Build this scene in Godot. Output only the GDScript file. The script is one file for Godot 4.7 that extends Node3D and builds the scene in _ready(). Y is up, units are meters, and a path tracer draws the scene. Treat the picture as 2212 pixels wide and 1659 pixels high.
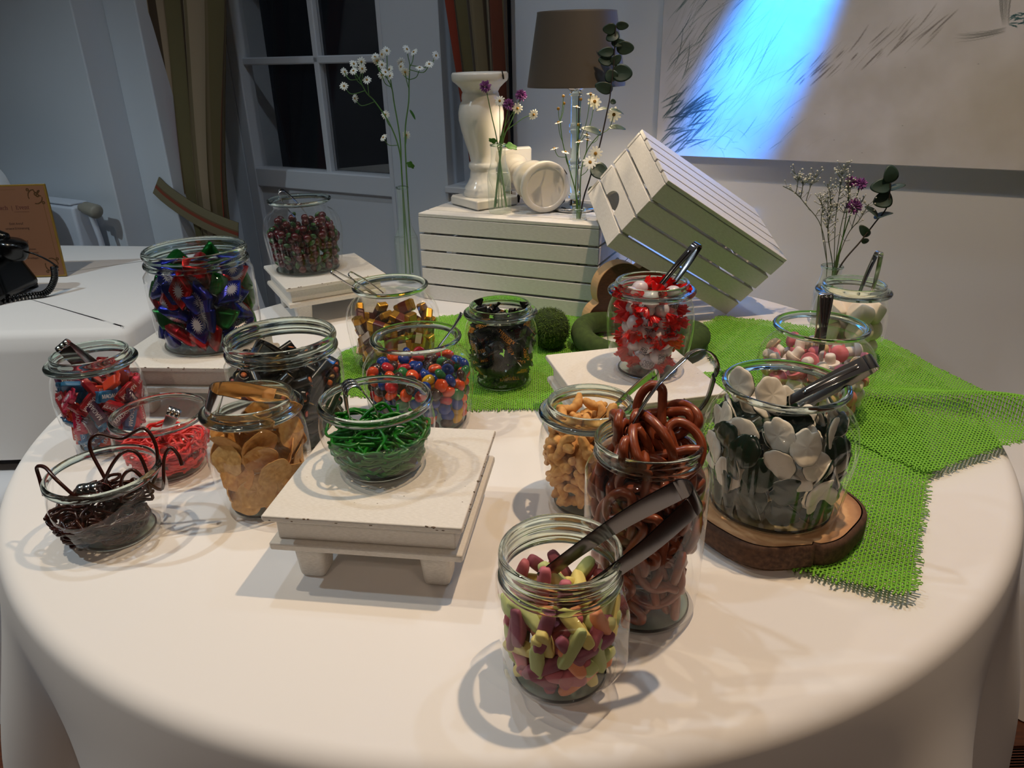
extends Node3D
# A candy buffet: jars of sweets on a round cloth-covered table, evening light. Metres, y up.

const TABLE := 0.75
const TABLE_RADIUS := 0.735
const TABLE_CENTRE := Vector3(-0.007, 0.0, 0.0)
var WALL_ALONG := Vector3(0.863, 0.0, 0.505).normalized()
var WALL_AWAY := Vector3(0.505, 0.0, -0.863).normalized()
var mats := {}
var shared := {}
var rng := RandomNumberGenerator.new()
var sans: SystemFont
var serif: SystemFont


func _ready() -> void:
	rng.seed = 20240517
	set_camera()
	set_environment()
	set_lights()
	make_materials()
	build_room()
	build_left_side()
	build_table()
	build_runner()
	build_risers()
	build_backdrop_decor()
	build_jars()
	build_flowers()


func set_camera() -> void:
	var cam := Camera3D.new()
	cam.name = "camera"
	cam.position = Vector3(0, 1.26, 1.136)
	cam.basis = Basis(Vector3.RIGHT, deg_to_rad(-24.0)) * Basis(Vector3.BACK, deg_to_rad(ROLL))
	cam.fov = rad_to_deg(2.0 * atan(1659.0 / 2.0 / 1600.0))
	cam.near = 0.02
	cam.far = 60.0
	cam.current = true
	add_child(cam)


const ROLL := -1.4


func set_environment() -> void:
	var env := Environment.new()
	env.background_mode = Environment.BG_COLOR
	env.background_color = Color(0.012, 0.015, 0.022)
	env.tonemap_mode = Environment.TONE_MAPPER_LINEAR
	env.tonemap_exposure = 1.0
	env.sdfgi_enabled = true
	env.ssao_enabled = true
	env.ssil_enabled = true
	var we := WorldEnvironment.new()
	we.name = "world_environment"
	we.environment = env
	add_child(we)


# unseen ceiling lamps, some added as fill: place, energy, colour, source radius, cone
var unseen_downlights := [
	[Vector3(0.50, 2.6, 0.26), 2.2, Color(1.0, 0.865, 0.70), 0.022, 43.0, 0.9],
	[Vector3(-1.1, 2.6, 0.2), 1.25, Color(1.0, 0.925, 0.81), 0.022, 46.0, 0.9],
	[Vector3(-0.9, 2.6, 2.3), 0.85, Color(1.0, 0.89, 0.79), 0.04, 66.0, 0.7],  # added fill behind the camera, for the cloth and riser fronts
	[Vector3(1.0, 2.6, 2.3), 0.85, Color(1.0, 0.89, 0.79), 0.04, 66.0, 0.7],  # its twin on the right, also added fill
	[Vector3(-2.0, 2.6, 0.3), 1.7, Color(0.86, 0.95, 1.0), 0.03, 64.0, 0.6],  # out of view, placed to light the left wall and side table
	[Vector3(-0.35, 2.6, -0.15), 0.5, Color(0.86, 0.93, 1.0), 0.03, 64.0, 0.6],  # added cool fill for the pillar and back wall
	[Vector3(0.95, 2.6, -0.12), 0.45, Color(0.80, 0.90, 1.0), 0.03, 62.0, 0.7],  # out of view, placed to wash the right wall with cool light
]


func set_lights() -> void:
	for d in unseen_downlights:
		var t := thing("unseen_ceiling_lamp", "unseen round white ceiling lamp, placed to light the table", "light", "unseen ceiling lamps, some added as fill")
		t.position = d[0]
		var g := Geo.new()
		g.lathe([Vector2(0.0, 0.095), Vector2(0.055, 0.095), Vector2(0.055, 0.012), Vector2(0.068, 0.010), Vector2(0.068, 0.0), Vector2(0.046, 0.0), Vector2(0.040, 0.03), Vector2(0.0, 0.03)], 32)
		part(t, "housing", g.mesh(true), plain("downlight_white", Color(0.85, 0.85, 0.83), 0.5))
		var e := StandardMaterial3D.new()
		e.albedo_color = Color(0.9, 0.9, 0.9)
		e.emission_enabled = true
		e.emission = d[2]
		e.emission_energy_multiplier = 6.0
		var disc := Geo.new()
		disc.lathe([Vector2(0.0, 0.028), Vector2(0.038, 0.028), Vector2(0.038, 0.024), Vector2(0.0, 0.024)], 24)
		part(t, "lamp_disc", disc.mesh(true), e)
		var l := SpotLight3D.new()
		l.name = "unseen_downlight"
		l.position = Vector3(0, 0.012, 0)
		l.rotation_degrees = Vector3(-90, 0, 0)
		l.light_color = d[2]
		l.light_energy = d[1]
		l.light_size = d[3]
		l.spot_range = 9.0
		l.spot_attenuation = 2.0
		l.spot_angle = d[4]
		l.spot_angle_attenuation = d[5]
		l.shadow_enabled = true
		t.add_child(l)
	# unseen effect spotlight, placed to graze the painting with cyan
	var from := wp(0.62, 2.35, 0.50)
	var to := wp(0.185, 1.255, 0.82)
	var sp := thing("unseen_effect_spotlight", "unseen small black effect spotlight placed above the painting to throw cyan light", "light")
	sp.position = from
	sp.basis = Basis.looking_at(to - from, Vector3.UP)
	var can := Geo.new()
	can.lathe([Vector2(0.0, 0.14), Vector2(0.035, 0.14), Vector2(0.045, 0.1), Vector2(0.045, 0.0), Vector2(0.040, 0.0), Vector2(0.038, 0.02), Vector2(0.0, 0.02)], 28)
	part(sp, "lamp_can", can.mesh(true), plain("black_metal", Color(0.06, 0.06, 0.06), 0.4, 0.3), Transform3D(Basis(Vector3.RIGHT, PI / 2), Vector3(0, 0, 0.0)))
	var cl := SpotLight3D.new()
	cl.name = "cyan_beam"
	cl.position = Vector3(0, 0, -0.006)
	cl.light_color = Color(0.0, 0.56, 1.0)
	cl.light_energy = 34.0
	cl.light_size = 0.02
	cl.spot_range = 8.0
	cl.spot_attenuation = 2.0
	cl.spot_angle = 6.0
	cl.spot_angle_attenuation = 1.0
	cl.shadow_enabled = true
	sp.add_child(cl)


# ---------------------------------------------------------------- geometry

class Geo:
	var v := PackedVector3Array()
	var uv := PackedVector2Array()
	var col := PackedColorArray()
	var ix := PackedInt32Array()
	var nrm := PackedVector3Array()   # used only where hard normals are given

	func quad_strip(rows: int, cols: int, base: int, wrap: bool) -> void:
		var w := cols if wrap else cols - 1
		for i in rows - 1:
			for j in w:
				var a := base + i * cols + j
				var b := base + i * cols + (j + 1) % cols
				ix.append_array([a, b, b + cols, a, b + cols, a + cols])

	func grid(rows: int, cols: int, f: Callable, wrap := false) -> void:
		var base := v.size()
		var d := float(cols) if wrap else float(cols - 1)
		for i in rows:
			for j in cols:
				v.append(f.call(float(i) / (rows - 1), float(j) / d))
				uv.append(Vector2(float(j) / d, float(i) / (rows - 1)))
		quad_strip(rows, cols, base, wrap)

	func lathe(profile: Array, seg := 48, shape = null) -> void:
		var base := v.size()
		var n := profile.size()
		for i in n:
			var p: Vector2 = profile[i]
			for j in seg:
				var t := TAU * j / seg
				var r := p.x
				if shape != null:
					r = shape.call(p, t)
				v.append(Vector3(cos(t) * r, p.y, sin(t) * r))
				uv.append(Vector2(float(j) / seg, float(i) / (n - 1)))
		quad_strip(n, seg, base, true)

	func tube(path: Array, rad, sides := 8, caps := true) -> void:
		var n := path.size()
		var base := v.size()
		var up := Vector3.UP
		var t0: Vector3 = (path[1] - path[0]).normalized()
		if absf(t0.dot(up)) > 0.9:
			up = Vector3.RIGHT
		var side := t0.cross(up).normalized()
		var rows := 0
		var first := 0
		for i in n:
			var t: Vector3 = (path[mini(i + 1, n - 1)] - path[maxi(i - 1, 0)]).normalized()
			side = (side - t * side.dot(t)).normalized()
			var up2 := side.cross(t)
			var r: float = rad[i] if rad is Array or rad is PackedFloat32Array else rad
			var p: Vector3 = path[i]
			if i == 0 and caps:
				for j in sides:
					v.append(p - t * r * 0.45)
					uv.append(Vector2.ZERO)
				rows += 1
				for j in sides:
					var a := TAU * j / sides
					v.append(p - t * r * 0.3 + (side * cos(a) + up2 * sin(a)) * r * 0.7)
					uv.append(Vector2(float(j) / sides, 0))
				rows += 1
			for j in sides:
				var a := TAU * j / sides
				v.append(p + (side * cos(a) + up2 * sin(a)) * r)
				uv.append(Vector2(float(j) / sides, float(i) / (n - 1)))
			rows += 1
			if i == n - 1 and caps:
				for j in sides:
					var a := TAU * j / sides
					v.append(p + t * r * 0.3 + (side * cos(a) + up2 * sin(a)) * r * 0.7)
					uv.append(Vector2(float(j) / sides, 1))
				rows += 1
				for j in sides:
					v.append(p + t * r * 0.45)
					uv.append(Vector2.ONE)
				rows += 1
		quad_strip(rows, sides, base + first, true)

	# flat strip of metal or cloth along a path; side is the direction of its width
	func ribbon(path: Array, side, widths, thick: float) -> void:
		var n := path.size()
		var base := v.size()
		for i in n:
			var t: Vector3 = (path[mini(i + 1, n - 1)] - path[maxi(i - 1, 0)]).normalized()
			var s: Vector3 = side[i] if side is Array else side
			s = (s - t * s.dot(t)).normalized()
			var u := s.cross(t)
			var w: float = widths[i] if widths is Array else widths
			var p: Vector3 = path[i]
			for c in [[-0.5, -0.5], [0.5, -0.5], [0.5, 0.5], [-0.5, 0.5]]:
				v.append(p + s * w * c[0] + u * thick * c[1])
				uv.append(Vector2(c[0] + 0.5, float(i) / (n - 1)))
		quad_strip(n, 4, base, true)
		ix.append_array([base, base + 3, base + 2, base, base + 2, base + 1])
		var e := base + (n - 1) * 4
		ix.append_array([e, e + 1, e + 2, e, e + 2, e + 3])

	# box with chamfered edges, at centre c, sides s, turned by b
	func box(c: Vector3, s: Vector3, bev := 0.002, b := Basis.IDENTITY) -> void:
		var h := s * 0.5
		bev = minf(bev, minf(h.x, minf(h.y, h.z)) * 0.9)
		var g := Geo.new()
		var id := {}
		for ax in 3:
			for sg in [-1, 1]:
				for i in [-1, 1]:
					for j in [-1, 1]:
						var p := Vector3.ZERO
						p[ax] = sg * h[ax]
						p[(ax + 1) % 3] = i * (h[(ax + 1) % 3] - bev)
						p[(ax + 2) % 3] = j * (h[(ax + 2) % 3] - bev)
						id[[ax, sg, i, j]] = g.v.size()
						g.v.append(c + b * p)
						g.uv.append(Vector2(p[(ax + 1) % 3], p[(ax + 2) % 3]))
						var nn := Vector3.ZERO
						nn[ax] = sg
						g.nrm.append(b * nn)
		var quads := []
		for ax in 3:
			for sg in [-1, 1]:
				quads.append([id[[ax, sg, -1, -1]], id[[ax, sg, 1, -1]], id[[ax, sg, 1, 1]], id[[ax, sg, -1, 1]]])
		for ax in 3:
			var a1 := (ax + 1) % 3
			var a2 := (ax + 2) % 3
			for s1 in [-1, 1]:
				for s2 in [-1, 1]:
					# edge along ax between faces a1(s1) and a2(s2)
					# face a1 orders (a2, ax); face a2 orders (ax, a1)
					quads.append([id[[a1, s1, s2, -1]], id[[a1, s1, s2, 1]], id[[a2, s2, 1, s1]], id[[a2, s2, -1, s1]]])
		var tris := []
		for x in [-1, 1]:
			for y in [-1, 1]:
				for z in [-1, 1]:
					tris.append([id[[0, x, y, z]], id[[1, y, z, x]], id[[2, z, x, y]]])
		var base := v.size()
		for q in quads:
			tris.append([q[0], q[1], q[2]])
			tris.append([q[0], q[2], q[3]])
		for t in tris:
			var p0: Vector3 = g.v[t[0]]
			var p1: Vector3 = g.v[t[1]]
			var p2: Vector3 = g.v[t[2]]
			var out: Vector3 = g.nrm[t[0]] + g.nrm[t[1]] + g.nrm[t[2]]
			if (p1 - p0).cross(p2 - p0).dot(out) > 0:
				ix.append_array([base + t[0], base + t[2], base + t[1]])
			else:
				ix.append_array([base + t[0], base + t[1], base + t[2]])
		while nrm.size() < base:
			nrm.append(Vector3.ZERO)
		v.append_array(g.v)
		uv.append_array(g.uv)
		nrm.append_array(g.nrm)

	# superquadric: half sides a, exponents e1 (along y) and e2 (round)
	func superquadric(a: Vector3, e1: float, e2: float, rows := 10, cols := 20, warp = null) -> void:
		var base := v.size()
		for i in rows:
			var ph := -PI / 2 + PI * i / (rows - 1)
			var cp := Geo.spow(cos(ph), e1)
			var sp := Geo.spow(sin(ph), e1)
			for j in cols:
				var th := TAU * j / cols
				var p := Vector3(a.x * cp * Geo.spow(cos(th), e2), a.y * sp, a.z * cp * Geo.spow(sin(th), e2))
				if warp != null:
					p = warp.call(p)
				v.append(p)
				uv.append(Vector2(float(j) / cols, float(i) / (rows - 1)))
		quad_strip(rows, cols, base, true)

	static func spow(x: float, e: float) -> float:
		return signf(x) * pow(absf(x), e)

	func mesh(closed := false) -> ArrayMesh:
		var n := PackedVector3Array()
		n.resize(v.size())
		if closed and nrm.is_empty():
			var vol := 0.0
			for k in range(0, ix.size(), 3):
				vol += v[ix[k]].dot(v[ix[k + 1]].cross(v[ix[k + 2]]))
			if vol > 0.0:   # counter-clockwise: turn every face round
				for k in range(0, ix.size(), 3):
					var t := ix[k + 1]
					ix[k + 1] = ix[k + 2]
					ix[k + 2] = t
		for k in range(0, ix.size(), 3):
			var a := ix[k]
			var b := ix[k + 1]
			var c := ix[k + 2]
			var f := (v[c] - v[a]).cross(v[b] - v[a])
			n[a] += f
			n[b] += f
			n[c] += f
		for k in n.size():
			if k < nrm.size() and nrm[k] != Vector3.ZERO:
				n[k] = nrm[k]
			else:
				n[k] = n[k].normalized() if n[k].length_squared() > 1e-24 else Vector3.UP
		var arr := []
		arr.resize(Mesh.ARRAY_MAX)
		arr[Mesh.ARRAY_VERTEX] = v
		arr[Mesh.ARRAY_NORMAL] = n
		arr[Mesh.ARRAY_TEX_UV] = uv
		if col.size() == v.size():
			arr[Mesh.ARRAY_COLOR] = col
		arr[Mesh.ARRAY_INDEX] = ix
		var m := ArrayMesh.new()
		m.add_surface_from_arrays(Mesh.PRIMITIVE_TRIANGLES, arr)
		return m


# smooth curve through the points
func smooth(pts: Array, per := 6) -> Array:
	var out := []
	var n := pts.size()
	for i in n - 1:
		var p0: Vector3 = pts[maxi(i - 1, 0)]
		var p1: Vector3 = pts[i]
		var p2: Vector3 = pts[i + 1]
		var p3: Vector3 = pts[mini(i + 2, n - 1)]
		for k in per:
			out.append(p1.cubic_interpolate(p2, p0, p3, float(k) / per))
	out.append(pts[n - 1])
	return out


# ---------------------------------------------------------------- objects

func tag(o: Node, label: String, category: String, group := "") -> void:
	o.set_meta("label", label)
	o.set_meta("category", category)
	if group != "":
		o.set_meta("group", group)


func thing(called: String, label: String, category: String, group := "") -> Node3D:
	var o := Node3D.new()
	o.name = called
	add_child(o, true)
	tag(o, label, category, group)
	return o


func part(parent: Node, called: String, m: Mesh, material: Material, at := Transform3D.IDENTITY, label := "") -> MeshInstance3D:
	var o := MeshInstance3D.new()
	o.name = called
	o.mesh = m
	o.material_override = material
	o.transform = at
	parent.add_child(o, true)
	if label != "":
		o.set_meta("label", label)
	return o


func solo(called: String, m: Mesh, material: Material, at: Transform3D, label: String, category: String, group := "") -> MeshInstance3D:
	var o := part(self, called, m, material, at)
	tag(o, label, category, group)
	return o


func structure(called: String, m: Mesh, material: Material, at := Transform3D.IDENTITY) -> MeshInstance3D:
	var o := part(self, called, m, material, at)
	o.set_meta("kind", "structure")
	return o


func move(p: Vector3) -> Transform3D:
	return Transform3D(Basis.IDENTITY, p)


# a basis whose y axis is n, spun about it
func facing(n: Vector3, spin := 0.0) -> Basis:
	n = n.normalized()
	var s := Vector3.RIGHT if absf(n.x) < 0.8 else Vector3.BACK
	var x := s.cross(n).normalized()
	var z := x.cross(n)
	return Basis(x, n, z) * Basis(Vector3.UP, spin)


# a point by the wall: along it, height, distance behind the table's centre
func wp(along: float, height: float, away: float) -> Vector3:
	return TABLE_CENTRE + WALL_ALONG * along + WALL_AWAY * away + Vector3(0, height, 0)


func wall_basis() -> Basis:
	return Basis(WALL_ALONG, Vector3.UP, -WALL_AWAY)


func wall_box(g: Geo, u0: float, u1: float, w0: float, w1: float, a0: float, a1: float, bev := 0.002) -> void:
	g.box(wp((u0 + u1) / 2, (w0 + w1) / 2, (a0 + a1) / 2), Vector3(absf(u1 - u0), absf(w1 - w0), absf(a1 - a0)), bev, wall_basis())


# ---------------------------------------------------------------- materials

func plain(key: String, color: Color, rough: float, metal := 0.0) -> StandardMaterial3D:
	if mats.has(key):
		return mats[key]
	var m := StandardMaterial3D.new()
	m.resource_name = key
	m.albedo_color = color
	m.roughness = rough
	m.metallic = metal
	mats[key] = m
	return m


func noise_tex(key: String, freq: float, ramp: Array, size := 256, octaves := 4, type := FastNoiseLite.TYPE_SIMPLEX_SMOOTH, stretch := 1) -> Texture2D:
	if shared.has("tex:" + key):
		return shared["tex:" + key]
	var n := FastNoiseLite.new()
	n.noise_type = type
	n.frequency = freq
	n.fractal_octaves = octaves
	n.seed = key.hash() % 1000
	var im := Image.create(size, size, false, Image.FORMAT_RGB8)
	var c0: Color = ramp[0]
	var c1: Color = ramp[1]
	for y in size:
		for x in size:
			# blended with its own shifted copies so that it repeats without a seam
			var fx := float(x) / size
			var fy := float(y) / size
			var a := n.get_noise_2d(x, y * stretch)
			var b := n.get_noise_2d(x - size, y * stretch)
			var c := n.get_noise_2d(x, (y - size) * stretch)
			var d := n.get_noise_2d(x - size, (y - size) * stretch)
			var t := lerpf(lerpf(a, b, fx), lerpf(c, d, fx), fy)
			im.set_pixel(x, y, c0.lerp(c1, clampf(0.5 + 0.9 * t, 0, 1)))
	var tex := ImageTexture.create_from_image(im)
	shared["tex:" + key] = tex
	return tex


func triplanar(m: StandardMaterial3D, scale: float, world := false) -> void:
	m.uv1_triplanar = true
	m.uv1_world_triplanar = world
	m.uv1_scale = Vector3.ONE * scale


func make_materials() -> void:
	sans = SystemFont.new()
	sans.font_names = PackedStringArray(["Droid Sans"])
	serif = SystemFont.new()
	serif.font_names = PackedStringArray(["Droid Serif"])
	# wall paint
	var m := plain("wall_paint", Color(0.80, 0.815, 0.835), 0.75)
	plain("frame_paint", Color(0.80, 0.805, 0.82), 0.45)
	plain("ceiling_paint", Color(0.82, 0.81, 0.79), 0.8)
	plain("room_paint", Color(0.40, 0.37, 0.36), 0.8)
	# cloth
	m = plain("cloth", Color(0.885, 0.875, 0.868), 0.82)
	m.rim_enabled = true
	m.rim = 0.15
	m = plain("cloth_thin", Color(0.80, 0.81, 0.83), 0.85)
	# white painted wood with grain and wear
	m = plain("white_wood", Color(1, 1, 1), 0.5)
	m.albedo_texture = noise_tex("white_wood", 0.05, [Color(0.80, 0.78, 0.745), Color(0.91, 0.895, 0.87)], 512, 4, FastNoiseLite.TYPE_SIMPLEX_SMOOTH, 9)
	triplanar(m, 5.0)
	m = plain("crate_wood", Color(1, 1, 1), 0.55)
	m.albedo_texture = noise_tex("crate_wood", 0.04, [Color(0.79, 0.78, 0.765), Color(0.86, 0.855, 0.845)], 512, 4, FastNoiseLite.TYPE_SIMPLEX_SMOOTH, 8)
	triplanar(m, 4.0)
	plain("wear", Color(0.42, 0.36, 0.30), 0.8)
	# glass
	var g := plain("glass_wall", Color(0.84, 0.92, 0.89, 0.012), 0.0)
	g.transparency = BaseMaterial3D.TRANSPARENCY_ALPHA
	g.metallic_specular = 0.5
	g = plain("bottle_wall", Color(0.70, 0.82, 0.76, 0.16), 0.0)
	g.transparency = BaseMaterial3D.TRANSPARENCY_ALPHA
	g = plain("window_glass", Color(0.5, 0.55, 0.6, 0.02), 0.0)
	g.transparency = BaseMaterial3D.TRANSPARENCY_ALPHA
	g = plain("water", Color(0.86, 0.93, 0.88, 0.05), 0.0)
	g.transparency = BaseMaterial3D.TRANSPARENCY_ALPHA
	g = plain("glass_solid", Color(0.90, 0.965, 0.94, 0.0), 0.0)
	g.refraction_enabled = true
	g.refraction_scale = 0.05
	# metals
	plain("chrome", Color(0.80, 0.80, 0.80), 0.14, 1.0)
	plain("dark_steel", Color(0.42, 0.41, 0.42), 0.16, 1.0)
	plain("ceramic", Color(0.86, 0.845, 0.81), 0.16)
	plain("chip_dark", Color(0.09, 0.075, 0.06), 0.7)
	# greens
	plain("burlap", Color(0.46, 0.70, 0.20), 0.85)
	plain("stem_green", Color(0.30, 0.46, 0.20), 0.6)
	var lf := plain("leaf_green", Color(0.26, 0.48, 0.14), 0.55)
	lf.backlight_enabled = true
	lf.backlight = Color(0.25, 0.4, 0.1)
	plain("eucalyptus_leaf", Color(0.16, 0.24, 0.21), 0.5)
	plain("eucalyptus_stem", Color(0.20, 0.17, 0.16), 0.6)
	var pt := plain("petal_white", Color(0.92, 0.92, 0.88), 0.6)
	pt.backlight_enabled = true
	pt.backlight = Color(0.5, 0.5, 0.45)
	plain("daisy_centre", Color(0.62, 0.45, 0.10), 0.7)
	plain("chive_purple", Color(0.56, 0.32, 0.58), 0.7)
	plain("gypsophila_white", Color(0.80, 0.80, 0.76), 0.7)
	plain("gypsophila_stem", Color(0.33, 0.36, 0.28), 0.6)


# ---------------------------------------------------------------- room

func build_room() -> void:
	var paint: Material = mats["wall_paint"]
	var g := Geo.new()
	wall_box(g, -0.467, 2.6, 0, 2.75, 0.85, 1.02)
	wall_box(g, -0.888, -0.69, 0, 2.75, 0.85, 1.02)
	wall_box(g, -0.70, -0.46, 0, 0.895, 0.86, 1.02)
	wall_box(g, -0.70, -0.46, 2.25, 2.75, 0.85, 1.02)
	wall_box(g, -1.55, -0.87, 2.25, 2.75, 0.85, 1.02)
	wall_box(g, -1.62, -1.53, 0, 2.75, 0.85, 1.02)
	wall_box(g, -1.757, -1.6, 0, 2.75, 0.6, 1.02, 0.006)
	wall_box(g, -2.6, -1.755, 0, 2.75, 0.5, 1.02, 0.006)
	structure("wall_back", g.mesh(), paint)
	g = Geo.new()
	wall_box(g, -2.75, -2.6, 0, 2.75, -4.3, 1.02)
	structure("wall_left", g.mesh(), mats["room_paint"])
	g = Geo.new()
	wall_box(g, 2.6, 2.75, 0, 2.75, -4.3, 1.02)
	structure("wall_right", g.mesh(), mats["room_paint"])
	g = Geo.new()
	wall_box(g, -2.75, 2.75, 0, 2.75, -4.45, -4.3)
	structure("wall_front", g.mesh(), mats["room_paint"])
	g = Geo.new()
	wall_box(g, -2.75, 2.75, 2.70, 2.85, -4.45, 1.02)
	structure("ceiling", g.mesh(), mats["ceiling_paint"])
	var fm := plain("floor_wood", Color(1, 1, 1), 0.42)
	fm.albedo_texture = noise_tex("floor_wood", 0.03, [Color(0.19, 0.10, 0.055), Color(0.33, 0.18, 0.10)], 256, 4, FastNoiseLite.TYPE_SIMPLEX_SMOOTH, 1)
	triplanar(fm, 1.2)
	g = Geo.new()
	wall_box(g, -2.75, 2.75, -0.12, -0.012, -4.45, 1.02)
	var floor_base := structure("floor", g.mesh(), fm)
	var tones := []
	for k in 3:
		var pm := StandardMaterial3D.new()
		pm.albedo_color = [Color(1, 1, 1), Color(0.84, 0.80, 0.78), Color(1.15, 1.05, 1.0)][k]
		pm.albedo_texture = noise_tex("plank", 0.03, [Color(0.24, 0.125, 0.065), Color(0.36, 0.20, 0.11)], 256, 4, FastNoiseLite.TYPE_SIMPLEX_SMOOTH, 6)
		pm.roughness = 0.4
		triplanar(pm, 2.0)
		tones.append(pm)
	g = Geo.new()
	g.box(Vector3.ZERO, Vector3(1.19, 0.014, 0.116), 0.0015)
	var plank := g.mesh()
	for col in 13:
		for row in 3:
			for side in [-1.75, 0.55]:
				var at := Vector3(side + row * 1.2 - (0.6 if col % 2 else 0.0), -0.007, -0.55 + col * 0.12)
				if absf(at.x) < 2.4 and Vector2(at.x, at.z).length() > 0.5:
					part(floor_base, "plank", plank, tones[(col * 2 + row + (1 if side > 0 else 0)) % 3], move(at))

	# window 1: a glazed door leaf with muntins and a lower panel
	var fp: Material = mats["frame_paint"]
	g = Geo.new()
	wall_box(g, -1.53, -1.484, 0.0, 2.25, 0.85, 0.91, 0.006)
	wall_box(g, -0.906, -0.888, 0.0, 2.25, 0.85, 0.91, 0.004)
	wall_box(g, -1.49, -0.90, 0.862, 0.926, 0.852, 0.91, 0.006)
	wall_box(g, -1.49, -0.90, 2.19, 2.25, 0.85, 0.91, 0.006)
	wall_box(g, -1.49, -0.90, 0.0, 0.12, 0.852, 0.91, 0.006)
	var win := structure("window_1", g.mesh(), fp)
	g = Geo.new()
	wall_box(g, -1.49, -0.90, 0.11, 0.87, 0.866, 0.90)
	part(win, "lower_panel", g.mesh(), fp)
	g = Geo.new()
	wall_box(g, -1.178, -1.154, 0.92, 2.2, 0.866, 0.90, 0.005)
	part(win, "muntin", g.mesh(), fp)
	for k in 3:
		g = Geo.new()
		wall_box(g, -1.488, -0.902, 1.246 + 0.33 * k, 1.269 + 0.33 * k, 0.866, 0.90, 0.005)
		part(win, "muntin", g.mesh(), fp)
	for c in 2:
		for r in 4:
			g = Geo.new()
			var lo: float = [0.924, 1.269, 1.599, 1.929][r]
			var hi: float = [1.246, 1.576, 1.906, 2.192][r]
			wall_box(g, [-1.486, -1.154][c], [-1.178, -0.904][c], lo, hi, 0.884, 0.889, 0.0005)
			part(win, "pane", g.mesh(), mats["window_glass"])
	# window 2: a narrow recessed window behind the second curtain
	g = Geo.new()
	wall_box(g, -0.70, -0.665, 0.90, 2.25, 0.94, 0.99, 0.004)
	wall_box(g, -0.49, -0.46, 0.90, 2.25, 0.94, 0.99, 0.004)
	wall_box(g, -0.67, -0.48, 0.90, 0.945, 0.94, 0.99, 0.004)
	wall_box(g, -0.67, -0.48, 2.2, 2.25, 0.94, 0.99, 0.004)
	var win2 := structure("window_2", g.mesh(), fp)
	g = Geo.new()
	wall_box(g, -0.667, -0.487, 0.94, 2.21, 0.962, 0.967, 0.0005)
	part(win2, "pane", g.mesh(), mats["window_glass"])
	g = Geo.new()
	wall_box(g, -0.695, -0.45, 0.893, 0.913, 0.835, 0.95, 0.004)
	structure("trim_1", g.mesh(), fp)
	g = Geo.new()
	wall_box(g, -0.46, 2.6, 0.0, 0.09, 0.838, 0.852, 0.003)
	structure("baseboard_back", g.mesh(), fp)
	build_painting()
	build_curtains()


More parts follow.
